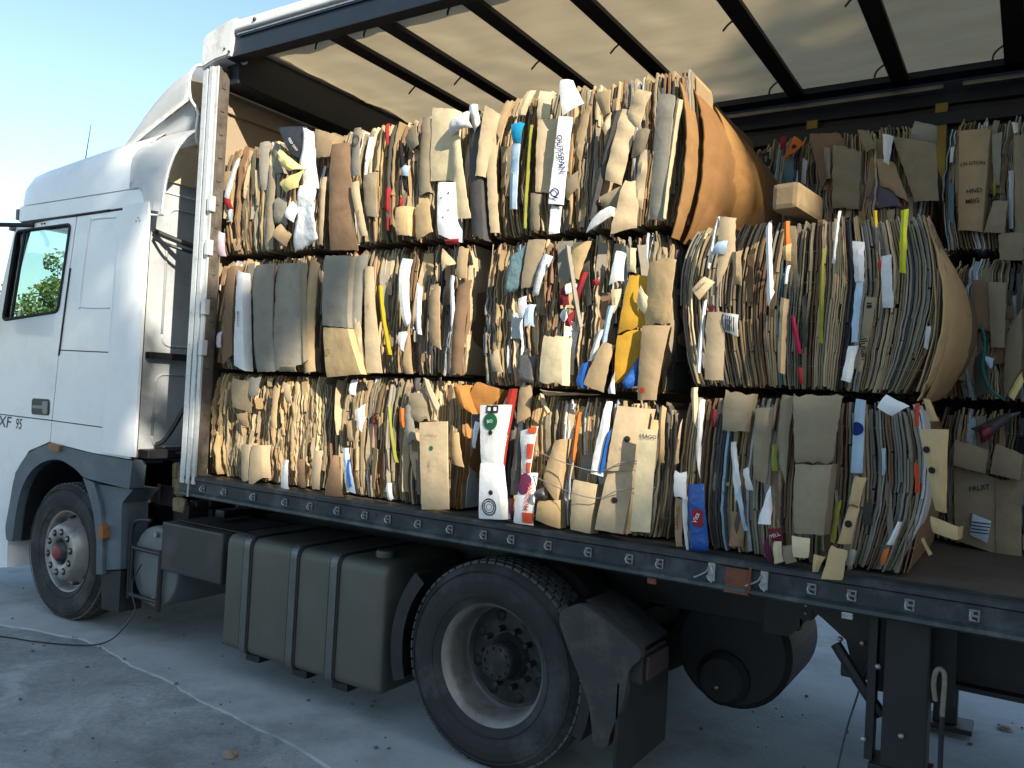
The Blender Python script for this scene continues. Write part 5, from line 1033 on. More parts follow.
# far curtain with slats
bm = bmesh.new(); N = 200; rows = []
for i in range(N + 1):
    x = .1 + (LEN - .1) * i / N; y = 2.46 + .012 * math.sin(x * 9)
    rows.append([bm.verts.new((x, y, 1.0)), bm.verts.new((x, y, 3.86)), bm.verts.new((x, y + .004, 3.86)), bm.verts.new((x, y + .004, 1.0))])
for a, b in zip(rows, rows[1:]):
    for k in range(4): bm.faces.new((a[k], b[k], b[(k + 1) % 4], a[(k + 1) % 4]))
obj('side_curtain', bm, CURT, T)
for x in (3.17, 3.95, 7.0, 10.2):
    bm = bmesh.new(); box(bm, x, x + .07, 2.37, 2.43, 1.21, 3.80, bev=.004); obj('side_pillar', bm, YELLOWS, T)

# ------------------------------------------------------------------ wheels
def tyre_bm(cx, cz, y, R=.505, W=.30, tread=True):
    bm = bmesh.new()
    prof = [(.288, .055), (.300, .03), (.33, .014), (.37, .004), (.41, .0), (.44, .004), (.465, .014), (.482, .03), (.4935, .043), (.498, .055), (.500, .09), (.501, W / 2),
            (.500, W - .09), (.498, W - .055), (.4935, W - .043), (.465, W - .014), (.41, W), (.33, W - .014), (.288, W - .055)]
    lathe(bm, prof, cx, cz, 96, y=y)
    if tread:
        n0 = len(bm.faces); rows = 5; n = 62; ys = [.036 + i * (W - .072) / rows for i in range(rows)]; wd = (W - .072) / rows - .009
        for r in range(rows):
            for k in range(n):
                a = 2 * math.pi * (k + (.5 if r % 2 else 0)) / n; da = 2 * math.pi / n * .40
                y0_ = y + ys[r]; y1_ = y0_ + wd; pts = []
                ri, ro = .492, .507 if 0 < r < rows - 1 else .503
                for rr in (ri, ro):
                    for yy, sk in ((y0_, 0), (y1_, .02)):
                        for s in (-1, 1):
                            an = a + s * da + sk
                            pts.append(bm.verts.new((cx + rr * math.cos(an), yy, cz + rr * math.sin(an))))
                for f in ((0, 1, 3, 2), (4, 6, 7, 5), (0, 4, 5, 1), (2, 3, 7, 6), (0, 2, 6, 4), (1, 5, 7, 3)): bm.faces.new([pts[i] for i in f]).material_index = 1
    return bm
def wheel_marks(bm, cx, cz, y):
    for rr in (.335, .455):
        for k in range(1): 
            lathe(bm, [(rr, .016 if rr < .4 else .004), (rr + .004, .006 if rr < .4 else .0015), (rr + .008, .012 if rr < .4 else .008)], cx, cz, 96, y=y)

def front_wheel(cx, y, flip=1):
    wh = empty('wheel', (cx, y, .505)); wh.parent = TR; wh.location = Vector((cx, y, .505)) - parent_world(TR)
    bm = tyre_bm(cx, .505, 0, tread=True); wheel_marks(bm, cx, .505, 0)
    def fin(bm, name, m, par, sm=False):
        for v in bm.verts: v.co.y = y + flip * v.co.y
        return obj(name, bm, m, par, smooth=sm)
    t = fin(bm, 'tyre', [RUBBER, TREADM], wh)
    bm = bmesh.new()
    lathe(bm, [(.296, .06), (.303, .036), (.298, .032), (.288, .04), (.280, .07), (.272, .11), (.262, .12), (.245, .105), (.232, .08), (.215, .035), (.205, .0), (.19, -.018), (.17, -.022), (.135, -.022), (.10, -.016), (.095, .0), (.09, .03)], cx, .505, 64)
    rimbm = bm; bm = bmesh.new()
    for k in range(10):
        a = 2 * math.pi * (k + .3) / 10
        lathe(bm, [(0, -.001), (.026, -.001), (.028, .012)], cx + .15 * math.cos(a), .505 + .15 * math.sin(a), 16, y=-.0235)
        a2 = a + .3
        m4 = Matrix.Translation((cx + .246 * math.cos(a2), .094, .505 + .246 * math.sin(a2))) @ Matrix.Rotation(-a2, 4, 'Y') @ Matrix.Diagonal((.014, .026, .030, 1))
        bmesh.ops.create_icosphere(bm, subdivisions=2, radius=1, matrix=m4)
    nut = bmesh.new()
    for k in range(10):
        a = 2 * math.pi * (k + .3) / 10
        lathe(nut, [(0, -.012), (.011, -.012), (.013, .0)], cx + .15 * math.cos(a), .505 + .15 * math.sin(a), 6, y=-.026)
    for q_ in (rimbm, bm, nut):
        for v in q_.verts: v.co.y = y + flip * v.co.y
    rim = obj2('rim', [(rimbm, HUBRIM), (bm, SEAM), (nut, HUBSTEEL)], wh, True)
    bm = bmesh.new(); lathe(bm, [(0, -.045), (.05, -.043), (.066, -.03), (.072, .0), (.09, .012), (.1, .02)], cx, .505, 32); fin(bm, 'hub', DARKHUB, wh, True)
    bm = bmesh.new(); lathe(bm, [(0, -.056), (.042, -.054), (.052, -.046), (.055, -.03)], cx, .505, 24); fin(bm, 'hub_cap', REDCAP, wh, True)
    return wh
def drive_wheel(cx, y, flip=1, parent=None):
    parent = parent or TR
    wh = empty('wheel'); wh.parent = parent; wh.location = Vector((cx, y, .505)) - parent_world(parent)
    def fin(bm, name, m, par, sm=False):
        for v in bm.verts: v.co.y = y + flip * v.co.y
        return obj(name, bm, m, par, smooth=sm)
    bm = tyre_bm(cx, .505, 0); wheel_marks(bm, cx, .505, 0); fin(bm, 'tyre', [RUBBER, TREADM], wh)
    bm = tyre_bm(cx, .505, .335, tread=False); fin(bm, 'inner_tyre', RUBBER, wh)
    bm = bmesh.new()
    lathe(bm, [(.290, .075), (.300, .058), (.308, .034), (.304, .028), (.297, .034), (.288, .052), (.278, .062), (.272, .09), (.268, .12), (.262, .19), (.256, .215), (.24, .225), (.18, .222), (.15, .215), (.13, .215)], cx, .505, 72)
    rimbm = bm; hub = bmesh.new(); lathe(hub, [(.252, .212), (.235, .219), (.12, .209), (.10, .17), (.092, .10), (.085, .085), (0, .08)], cx, .505, 40)
    bm = bmesh.new()
    for k in range(8):
        a = 2 * math.pi * (k + .4) / 8
        lathe(bm, [(0, .2085), (.026, .2085), (.028, .214)], cx + .205 * math.cos(a), .505 + .205 * math.sin(a), 18)
    for k in range(10):
        a = 2 * math.pi * k / 10
        lathe(hub, [(0, .16), (.014, .16), (.016, .21)], cx + .145 * math.cos(a), .505 + .145 * math.sin(a), 6)
        lathe(hub, [(0, .073), (.008, .073), (.009, .09)], cx + .07 * math.cos(a), .505 + .07 * math.sin(a), 6)
    for q_ in (rimbm, bm):
        for v in q_.verts: v.co.y = y + flip * v.co.y
    obj2('rim', [(rimbm, DRIM), (bm, SEAM)], wh, True)
    fin(hub, 'hub', DARKHUB, wh)
    return wh

# ------------------------------------------------------------------ tractor unit
TR = empty('tractor_unit', (-.2, 1.25, 0))
tag(TR, 'white tractor unit with high roof and blue grey wheel arch, coupled to the trailer', 'truck')
front_wheel(-1.461, .04); front_wheel(-1.461, 2.46, -1)
drive_wheel(2.339, .03); drive_wheel(2.339, 2.47, -1)
bm = bmesh.new(); lathe(bm, [(0, 0), (.06, 0), (.06, 1.7), (0, 1.7)], -1.461, .46, 16, y=.4); lathe(bm, [(0, 0), (.09, 0), (.09, 1.7), (0, 1.7)], 2.339, .505, 16, y=.4)
bmesh.ops.create_uvsphere(bm, u_segments=20, v_segments=12, radius=.24, matrix=Matrix.Translation((2.339, 1.25, .5)))
obj('axle', bm, CHASSIS, TR)
for y in (.82, 1.62):
    bm = bmesh.new(); box(bm, -2.6, 3.62, y, y + .06, .76, 1.02, bev=.006); obj('frame_rail', bm, CHASSIS, TR)
bm = bmesh.new(); panel(bm, [(3.52, .985), (3.52, .95), (3.60, .95), (3.63, .90), (3.74, .90), (3.745, .985)], .5, .62)
box(bm, 3.5, 3.62, .62, 1.9, .78, .98); box(bm, -.5, 3.3, .9, 1.6, .8, .84)
obj('rear_crossmember', bm, CHASSIS, TR)
for z in (.93, .965):
    bm = bmesh.new(); bmesh.ops.create_icosphere(bm, subdivisions=2, radius=.008, matrix=Matrix.Translation((3.715, .497, z))); obj('bolt', bm, GALV, TR)
bm = bmesh.new(); lathe(bm, [(0, 0), (.45, 0), (.45, .05), (0, .05)], 0, 0, 40)
for v in bm.verts: v.co = Vector((2.0 + v.co.x, 1.25 + v.co.z * .9, 1.02 + v.co.y - .02))
obj('fifth_wheel', bm, CHASSIS, TR)
bm = bmesh.new(); box(bm, -2.4, -.5, .45, 2.05, .55, 1.02, bev=.03); box(bm, -.5, .4, .6, 1.9, .42, .75, bev=.05); obj('engine_block', bm, CHASSIS, TR)

bm = bmesh.new(); lathe(bm, [(0, 0), (.28, 0), (.31, .03), (.31, .6), (.28, .63), (0, .63)], 3.24, .55, 40, y=1.0); lathe(bm, [(0, -.03), (.11, -.03), (.14, 0), (.14, .02)], 3.21, .40, 24, y=.97); obj('round_drum', bm, CHASSIS, TR, smooth=False)  # drum added as a guess at a dark round mass
bm = bmesh.new(); bmesh.ops.create_icosphere(bm, subdivisions=2, radius=.012, matrix=Matrix.Translation((3.19, .935, .36))); obj('bolt', bm, GALV, TR)

# cab side skins: y = 0 plane, with real gaps between the panels
DOORP = [(-2.52, 2.99), (-1.462, 2.985), (-1.58, 2.14), (-1.632, 1.475), (-2.62, 1.478), (-2.72, 2.1)]
WIN = roundpoly([(-2.305, 2.925), (-1.535, 2.93), (-1.635, 2.28), (-2.44, 2.22)], .05, 5)
def side(yf, s, full=True):
    def P(poly, a, b, hole=None, name='x', m=WHITE, par=TR):
        bm = bmesh.new(); panel(bm, poly, yf + s * a, yf + s * b, hole); return obj(name, bm, m, par)
    g = .004
    bmb = bmesh.new()
    pass
    P([(-2.27, 3.02), (-.62, 3.02), (-.62, 1.24), (-1.62, 1.24), (-1.9, 1.2), (-2.10, 1.0), (-2.18, .8), (-2.9, .8), (-2.88, 1.6), (-2.60, 2.15), (-2.47, 2.5), (-2.34, 2.88)], .012, .05, WIN, 'inner_side_panel', SEAM); bmb.free()
    d = P([(-2.335, 2.982), (-1.466, 2.98), (-1.584, 2.14), (-1.636, 1.468), (-2.63, 1.472), (-2.64, 2.08), (-2.50, 2.48), (-2.37, 2.88)], .0, .011, WIN, 'door')
    P([(-1.454, 2.98), (-.63, 2.985), (-.63, 1.985), (-1.585, 1.995), (-1.572, 2.14)], .0, .0115, None, 'sleeper_panel')
    P([(-1.587, 1.987), (-.63, 1.977), (-.63, 1.455), (-1.624, 1.467)], .0, .0115, None, 'lower_sleeper_panel')
    P([(-1.626, 1.459), (-.63, 1.447), (-.63, 1.262), (-1.08, 1.268), (-1.634, 1.302)], .0, .0115, None, 'sill_panel')
    P([(-2.64, 1.464), (-1.634, 1.459), (-1.642, 1.306), (-1.93, 1.214), (-2.11, 1.03), (-2.166, .75), (-2.21, .6), (-2.9, .6), (-2.88, 1.3), (-2.66, 1.3)], .0, .0115, None, 'lower_door_panel')
    # door frame trim and window rubber
    bm = bmesh.new(); W2 = [Vector((p[0], p[1])) for p in WIN]; cen = sum(W2, Vector((0, 0))) / len(W2)
    tube(bm, [(p[0], yf - s * .002, p[1]) for p in WIN] + [(WIN[0][0], yf - s * .002, WIN[0][1])], .012, 6); obj('window_rubber', bm, SEAM, d)
    bm = bmesh.new(); tube(bm, [(-2.187, yf + s * .002, 2.92), (-2.20, yf + s * .002, 2.85), (-2.315, yf + s * .002, 2.24)], .013, 6); obj('window_bar', bm, SEAM, d)
    bm = bmesh.new(); panel(bm, WIN, yf + s * .014, yf + s * .018); obj('window_glass', bm, GLASS, d)
    if s > 0:
        bm = bmesh.new(); panel(bm, roundpoly([(-1.925, 1.617), (-1.675, 1.62), (-1.668, 1.498), (-1.92, 1.494)], .03), -.005, .004); 
        obj('door_handle', bm, BLACKP, d)
        bm = bmesh.new(); panel(bm, roundpoly([(-1.905, 1.565), (-1.72, 1.568), (-1.72, 1.545), (-1.905, 1.542)], .01), -.009, -.0055); panel(bm, roundpoly([(-1.765, 1.602), (-1.69, 1.605), (-1.685, 1.51), (-1.75, 1.508)], .015), -.011, -.0055)
        obj('handle_grip', bm, mat('scuffed_grey_plastic', (.2, .21, .22, 1), .45), d)
        # pressed rib in the sleeper panel
        bm = bmesh.new(); tube(bm, smoothpath([(-.96, -.0005, 2.94), (-1.22, -.0005, 2.945), (-1.285, -.0005, 2.90), (-1.345, -.0005, 2.36), (-1.31, -.0005, 2.31), (-.97, -.0005, 2.30)], 8), .008, 8); obj('pressed_rib', bm, WHITE, TR, smooth=True)
        bm = bmesh.new(); tube(bm, [(-2.24, -.004, 2.972), (-1.8, -.006, 2.99), (-1.04, -.006, 2.995)], .007, 8); obj('drip_rail', bm, BLACKP, TR)
        bm = bmesh.new(); 
        for x in (-1.94, -1.90): bmesh.ops.create_icosphere(bm, subdivisions=2, radius=.008, matrix=Matrix.Translation((x, -.002, 2.96)))
        obj('door_plug', bm, SEAM, d)
        bm = bmesh.new(); tube(bm, [(-1.50, -.004, 2.60), (-1.53, -.004, 2.38), (-1.57, -.004, 2.05), (-1.585, -.004, 1.95)], .007, 6); obj('door_seal', bm, SEAM, d)
        bm = bmesh.new(); panel(bm, [(-1.905, 2.225 + .0), (-1.9, 2.226), (-1.9, 2.2), (-1.9, 2.2)][:2] + [(-1.9, 2.2), (-1.905, 2.2)], -.002, .0); bm.free()
    return d
door = side(0, 1); side(2.5, -1)
# lettering on the lower door
for s, x, z, size, nm in (('XF', -2.315, 1.408, .125, 'XF'), ('95', -2.10, 1.405, .115, '95')):
    v, f = text_pts(s, size); bm = bmesh.new()
    vv = [bm.verts.new((x + a * (1.35 if nm == 'XF' else .85) + b * (.12), -.0015, z + b)) for a, b in v]
    for q in f: bm.faces.new([vv[i] for i in q])
    obj('model_lettering', bm, DECAL, TR)
# grey arch over the front wheel, lower skirt and guard
def skirt(yf, s):
    AO = [(-2.17, .5), (-2.20, .591), (-2.161, .748), (-2.106, 1.028), (-1.924, 1.205), (-1.636, 1.297), (-1.084, 1.262), (-.585, 1.256), (-.60, 1.06), (-1.163, 1.084), (-1.25, 1.13), (-1.46, 1.19), (-1.68, 1.165), (-1.87, 1.07), (-1.99, .93), (-2.045, .762), (-2.08, .5)]
    AO = roundpoly(AO, [.01] + [.12] * 6 + [.01, .01] + [.15] * 7 + [.01], 5); bm = bmesh.new(); panel(bm, AO, yf - s * .008, yf + s * .10); a = obj('wheel_arch', bm, CABGREY, TR)
    # arch liner
    bm = bmesh.new(); pr = [(-2.06, .5), (-2.03, .77), (-1.97, .93), (-1.86, 1.06), (-1.68, 1.15), (-1.46, 1.175), (-1.25, 1.12), (-1.10, 1.0), (-1.0, .84), (-.93, .6), (-.92, .42)]
    A = [bm.verts.new((p[0], yf + s * .05, p[1])) for p in pr]; B = [bm.verts.new((p[0], yf + s * .62, p[1])) for p in pr]
    for i in range(len(pr) - 1): bm.faces.new((A[i], A[i + 1], B[i + 1], B[i]))
    obj('arch_liner', bm, BLACKP, a)
    bm = bmesh.new(); panel(bm, [(-1.173, 1.083), (-1.03, 1.06), (-.93, .90), (-.885, .7), (-.867, .44), (-.935, .43), (-.955, .66), (-1.016, .856), (-1.106, 1.0)], yf - s * .004, yf + s * .30); obj('mudguard', bm, CABGREY, TR)
    bm = bmesh.new(); panel(bm, [(-1.03, 1.05), (-.60, 1.055), (-.72, .95), (-.69, .50), (-.86, .47), (-.885, .7), (-.925, .90)], yf + s * .02, yf + s * .22); obj('step_panel', bm, CABGREY, TR)
    bm = bmesh.new(); panel(bm, [(-.93, .44), (-.70, .49), (-.70, .20), (-.90, .19)], yf + s * .03, yf + s * .2); obj('mud_flap', bm, BLACKP, TR)
    bm = bmesh.new(); panel(bm, [(-2.9, .62), (-2.21, .60), (-2.16, .56), (-2.14, .29), (-2.26, .27), (-2.9, .27)], yf - s * .004, yf + s * .3); obj('bumper_side', bm, WHITE, TR)
skirt(0, 1); skirt(2.5, -1)
for p in ([(-1.612, 1.299), (-1.46, 1.294), (-1.46, 1.245), (-1.60, 1.249)], [(-.905, .785), (-.845, .783), (-.838, .69), (-.895, .688)]):
    bm = bmesh.new(); panel(bm, roundpoly(p, .012), -.03, -.0085 if p[0][0] < -1 else .02); obj('side_marker_lamp', bm, ORANGE, TR)
# side extender wing
for yf, s in ((-.045, 1), (2.545, -1)):
    bm = bmesh.new(); nz_ = 14; rows = []
    for j in range(nz_ + 1):
        t = j / nz_; z = 1.285 + 1.72 * t; xl = -.985 + (.10 if t > .9 else .03 + .05 * t) - (.0 if t < .5 else 0); xr_ = -.53
        xl = -.98 + .06 * t + (.04 * max(0, (t - .85) / .15))
        rows.append([bm.verts.new((xl + (xr_ - xl) * u, yf + s * (.035 * (1 - min(1, u * 5)) + .012 * (1 - (2 * u - 1) ** 2) * -1 + .01), z)) for u in (0, .1, .2, .4, .6, .8, .97, 1)]
                    + [bm.verts.new((xr_, yf + s * .03, z)), bm.verts.new((xl + .02, yf + s * .05, z))])
    for a, b in zip(rows, rows[1:]):
        for k in range(10): bm.faces.new((a[k], a[(k + 1) % 10], b[(k + 1) % 10], b[k]))
    bm.faces.new(rows[0][::-1]); bm.faces.new(rows[-1])
    wg = obj('side_wing', bm, WHITE2, TR)
    if s > 0:
        bm = bmesh.new()
        for (x, z) in ((-.62, 2.9), (-.64, 2.88), (-.60, 2.88)): bmesh.ops.create_icosphere(bm, subdivisions=1, radius=.006, matrix=Matrix.Translation((x, yf - .004, z)))
        obj('wing_screw', bm, HUBSTEEL, wg)
# cab back wall, front frame, floor, interior
bm = bmesh.new(); box(bm, -.66, -.62, .03, 2.47, 1.27, 3.45, bev=.01); bw = obj('back_wall', bm, BACKW, TR)
bm = bmesh.new()
for (y0_, y1_, z0_, z1_) in ((.18, .62, 2.05, 3.02), (.75, 1.7, 2.05, 3.02), (.15, .7, 1.34, 1.85)):
    pts = roundpoly([(y0_, z0_), (y1_, z0_), (y1_, z1_), (y0_, z1_)], .08, 5)
    tube(bm, [(-.618, p[0], p[1]) for p in pts] + [(-.618, pts[0][0], pts[0][1])], .009, 6)
obj('pressed_rib', bm, BACKW, bw, smooth=True)
bm = bmesh.new(); box(bm, -.615, -.56, .06, 1.2, 1.955, 2.0, bev=.006); obj('back_bracket', bm, BLACKP, bw)
bm = bmesh.new(); box(bm, -.62, -.50, .05, .9, 1.27, 1.33, bev=.008); obj('back_bracket', bm, BLACKP, bw)
bm = bmesh.new(); tube(bm, smoothpath([(-.6, .70, 2.42), (-.52, .60, 2.38), (-.50, .46, 2.30), (-.5, .42, 2.1), (-.5, .36, 1.75), (-.5, .27, 1.55), (-.54, .2, 1.40), (-.58, .16, 1.36)], 8), .016, 8); obj('air_hose', bm, HOSE, TR)
bm = bmesh.new(); tube(bm, smoothpath([(-.6, .06, 2.78), (-.45, .15, 2.72), (-.3, .5, 2.66)], 6), .012, 8); tube(bm, smoothpath([(-.6, .06, 2.83), (-.4, .3, 2.74), (-.3, .8, 2.74)], 6), .02, 8); obj('fairing_stay', bm, BLACKP, TR)
bm = bmesh.new(); box(bm, -2.85, -.63, .05, 2.45, 1.25, 1.30); obj('cab_floor', bm, BLACKP, TR)
DARKT = mat('grey_cab_lining', (.10, .11, .12, 1), .8)
bm = bmesh.new(); box(bm, -2.3, -.67, .06, 2.44, 2.99, 3.01); box(bm, -.70, -.665, .06, 2.44, 1.3, 3.0); obj('cab_lining', bm, DARKT, TR)
def seat(y, x):
    bm = bmesh.new(); box(bm, x - .25, x + .27, y - .24, y + .24, 1.6, 1.75, bev=.04); box(bm, x + .2, x + .34, y - .24, y + .24, 1.7, 2.38, bev=.05); box(bm, x + .22, x + .33, y - .14, y + .14, 2.4, 2.6, bev=.04); return bm
for y in (.55, 1.95): obj('seat', seat(y, -1.22), DARKT, TR)
bm = bmesh.new(); box(bm, -2.66, -2.3, .08, 2.42, 1.7, 2.10, bev=.06); obj('dashboard', bm, BLACKP, TR)
bm = bmesh.new(); pts = [(-2.16 + .12 * math.cos(a), .55 + .23 * math.sin(a), 2.22 + .2 * math.cos(a)) for a in [i * math.pi / 14 for i in range(29)]]; tube(bm, pts, .014, 8)
tube(bm, [(-2.42, .55, 2.0), (-2.16, .55, 2.22)], .03, 8); obj('steering_wheel', bm, BLACKP, TR)
bm = bmesh.new(); tube(bm, smoothpath([(-2.24, .62, 2.95), (-2.24, .62, 2.82), (-2.24, .62, 2.76)], 5), .03, 8); box(bm, -2.30, -2.20, .44, .86, 2.66, 2.75, bev=.03); obj('sun_visor_mirror', bm, BLACKP, TR)
# windscreen frame: pillars, header, lower front
bm = bmesh.new()
for y0_ in (.02, 2.40): 
    tube(bm, [(-2.26, y0_ + .04, 3.04), (-2.35, y0_ + .04, 2.85), (-2.48, y0_ + .04, 2.48), (-2.62, y0_ + .04, 2.08), (-2.72, y0_ + .04, 1.9)], .04, 10)
box(bm, -2.33, -2.24, .05, 2.45, 2.98, 3.08, bev=.02); box(bm, -2.84, -2.70, .03, 2.47, .45, 1.95, bev=.03)
obj('cab_front', bm, WHITE, TR)
bm = bmesh.new(); v4 = [bm.verts.new(p) for p in ((-2.29, .08, 2.98), (-2.29, 2.42, 2.98), (-2.74, 2.42, 1.93), (-2.74, .08, 1.93))]; bm.faces.new(v4); obj('windscreen', bm, GLASS, TR)
# high roof lofted along x
def loft(bm, stations, close=False):
    rows = [[bm.verts.new(p) for p in st] for st in stations]
    for a, b in zip(rows, rows[1:]):
        for k in range(len(a) - 1): bm.faces.new((a[k], a[k + 1], b[k + 1], b[k]))
    return rows
def roof_section(x, zt, yin=0.):
    h = zt - 3.125; half = [(.0 + yin, 3.125), (.003 + yin, 3.125 + h * .32), (.012 + yin, 3.125 + h * .58), (.04 + yin, 3.125 + h * .79), (.10 + yin, 3.125 + h * .91), (.22 + yin, 3.125 + h * .97), (.5, zt), (.9, zt + .015), (1.25, zt + .02)]
    return [(x, y, z) for y, z in half] + [(x, 2.5 - y, z) for y, z in half[-2::-1]]
bm = bmesh.new()
st = [roof_section(x, zt, yi) for x, zt, yi in ((-2.30, 3.17, .05), (-2.285, 3.27, .02), (-2.25, 3.36, .008), (-2.17, 3.415, .002), (-2.0, 3.445, 0), (-1.6, 3.485, 0), (-1.2, 3.52, 0), (-.9, 3.54, 0), (-.60, 3.55, 0))]
r_ = loft(bm, st); bm.faces.new(r_[0]); obj('high_roof', bm, WHITE, TR, smooth=True)
bm = bmesh.new(); box(bm, -2.29, -.61, -.001, .03, 3.0, 3.117, bev=.003); box(bm, -2.29, -.61, 2.47, 2.501, 3.0, 3.117, bev=.003); box(bm, -2.28, -.61, .01, 2.49, 3.117, 3.127); obj('roof_band', bm, WHITE, TR)
# rear edge fairing of the roof flowing down into the side extender
bm = bmesh.new()
def ext(yf, s):
    st = []
    for i in range(10):
        u = i / 9; x = -.82 + .57 * u
        zl = 2.925 + .06 * (1 - u) if u > .45 else 3.12 - (.0 if u < .3 else (u - .3) / .15 * .16)
        xr = x
        bl = -.05 * math.sin(min(1, u * 1.2) * math.pi / 2)
        row = []
        for j in range(9):
            v = j / 8; z = zl + (3.49 - zl) * v
            xx = x if u < .99 else x - .11 * (1 - v) ** .7 + .04 * v
            xx = x + (u ** 2) * (-.13 * (1 - v) + .05 * v)
            y = yf + s * (bl * math.sin(math.pi * (.15 + .7 * v)) + .10 * v ** 5)
            row.append((xx, y, z))
        st.append(row)
    rows = loft(bm, st)
for a_ in ((.0, 1), (2.5, -1)):
    bm = bmesh.new(); ext(*a_); bmesh.ops.solidify(bm, geom=bm.faces[:], thickness=.018); obj('roof_extender', bm, WHITE2, TR, smooth=True)
bm = bmesh.new(); tube(bm, smoothpath([(-.25, .06, 3.45), (-.27, -.02, 3.35), (-.33, -.045, 3.15), (-.385, -.03, 2.94), (-.42, .0, 2.915), (-.56, -.02, 2.925)], 6), .007, 8); obj('extender_edge', bm, WHITE2, TR, smooth=True)
# air deflector on the roof: open behind
bm = bmesh.new(); st = []; st2 = []
for i in range(13):
    u = i / 12; x = -1.02 + .76 * u; zt = 3.50 + .455 * math.sin(u * math.pi / 2 * .96) ** .95 if u < .97 else 3.952; zm = 3.43 + .26 * u ** .9; yo = .03 + .03 * (1 - u)
    half = [(yo + .02, zm), (yo, zm + .03), (yo - .0, zm + (zt - zm) * .45), (yo + .02, zm + (zt - zm) * .75), (yo + .07, zm + (zt - zm) * .93), (yo + .16, zt), (.5, zt + .02), (.9, zt + .03), (1.25, zt + .035)]
    st.append([(x, y, z) for y, z in half] + [(x, 2.5 - y, z) for y, z in half[-2::-1]])
loft(bm, st)
bmesh.ops.solidify(bm, geom=bm.faces[:], thickness=.014)
hood = obj('air_deflector', bm, WHITE2, TR, smooth=True)
for y, s in ((.12, 1), (2.38, -1)):
    bm = bmesh.new(); st = []
    for i in range(7):
        u = i / 6; x = -.98 + .70 * u; st.append([(x, y, 3.40), (x, y - s * .01 * u, 3.44 + .14 * u), (x, y - s * .03, 3.46 + .25 * u)])
    loft(bm, st); bmesh.ops.solidify(bm, geom=bm.faces[:], thickness=.01); obj('deflector_side', bm, WHITE2, hood, smooth=True)
bm = bmesh.new(); pts = [st_ for st_ in [(-.262, .05, 3.69), (-.262, .033, 3.80), (-.262, .05, 3.88), (-.262, .1, 3.935), (-.262, .19, 3.953), (-.262, .5, 3.975), (-.262, 1.25, 3.99)]]
tube(bm, smoothpath([(-.262, .12, 3.41), (-.255, .10, 3.5), (-.25, .10, 3.62)] + pts, 5), .009, 8); obj('deflector_rim', bm, WHITE2, hood, smooth=True)
TANV = mat('beige_inner_fibreglass', (.62, .50, .32, 1), .7, noise_s=6, noise_a=.12, dirt=(.2, .15, .1, 1), dirt_a=.4)
bm = bmesh.new(); v4 = [bm.verts.new(p) for p in ((-.9, .20, 3.5), (-.45, .16, 3.93), (-.45, 2.34, 3.93), (-.9, 2.3, 3.5))]; bm.faces.new(v4)
box(bm, -.62, -.60, .16, 2.34, 3.2, 3.72); box(bm, -.6, -.57, .16, 2.3, 3.72, 3.75); box(bm, -.6, -.585, .16, 2.3, 3.5, 3.53)
obj('deflector_lining', bm, TANV, hood)
# antenna, mirror, horn lamp
bm = bmesh.new(); tube(bm, [(-1.62, .12, 3.40), (-1.61, .12, 3.45), (-1.56, .12, 3.72)], [.008, .004, .002], 6); obj('antenna', bm, BLACKP, TR)
bm = bmesh.new(); tube(bm, smoothpath([(-2.05, -.005, 2.955), (-2.2, -.10, 2.95), (-2.5, -.30, 2.93), (-2.6, -.36, 2.9)], 6), .018, 8); arm = obj('mirror_arm', bm, BLACKP, TR)
bm = bmesh.new(); box(bm, -2.50, -2.38, -.40, -.12, 2.12, 2.80, bev=.04); 
for v in bm.verts: v.co.x -= .02
obj('mirror_housing', bm, BLACKP, arm)
bm = bmesh.new(); box(bm, -2.36, -2.31, .0, .06, 3.02, 3.11, bev=.015); box(bm, -2.39, -2.33, -.03, .05, 2.93, 2.99, bev=.015); obj('horn', bm, mat('dark_horn', (.12, .09, .12, 1), .4), TR)
# behind the cab: gearbox, yellow grease covered parts, air tank with frame
rng = random.Random(12)
bm = bmesh.new()
for i in range(26):
    x = rng.uniform(-.62, -.25); y = rng.uniform(.35, 1.0); z = rng.uniform(.78, 1.15); a = rng.uniform(.03, .1)
    box(bm, x - a, x + a, y - a, y + a, z - a * rng.uniform(.3, .9), z + a * .6, bev=.01)
for i in range(8):
    p0 = Vector((rng.uniform(-.6, -.1), rng.uniform(.3, 1.0), rng.uniform(.8, 1.1))); p1 = p0 + Vector((rng.uniform(-.3, .3), rng.uniform(-.2, .2), rng.uniform(-.2, .25)))
    tube(bm, smoothpath([p0, (p0 + p1) / 2 + Vector((0, 0, -.06)), p1], 5), .012, 6)
obj('gearbox_parts', bm, CHASSIS, TR)
bm = bmesh.new(); box(bm, -.56, -.43, .28, .42, 1.0, 1.13, bev=.02); box(bm, -.54, -.50, .27, .33, 1.13, 1.24, bev=.01); box(bm, -.48, -.44, .27, .33, 1.13, 1.22, bev=.01); box(bm, -.50, -.38, .26, .3, .90, 1.0, bev=.015)
for v in bm.verts: v.co += Vector((noise.noise(v.co * 25), noise.noise(v.co * 21 + Vector((5, 0, 0))), noise.noise(v.co * 23))) * .014
obj('cab_latch', bm, mat('oily_brass', (.25, .19, .10, 1), .6, noise_s=20, noise_a=.4), TR)
bm = bmesh.new(); tube(bm, [(-.62, .25, 1.30), (-.2, .3, 1.32)], .01, 8); tube(bm, smoothpath([(-.35, .3, 1.25), (-.2, .5, 1.1), (-.1, .5, .95)], 6), .018, 8); obj('air_hose', bm, HOSE, TR)
bm = bmesh.new(); lathe(bm, [(0, -.012), (.16, -.010), (.262, -.004), (.270, .004), (.272, .02), (.27, .52), (.24, .57), (0, .58)], -.42, .55, 48, y=.10)
for v in bm.verts: v.co.x = -.42 + (v.co.x + .42) * .92
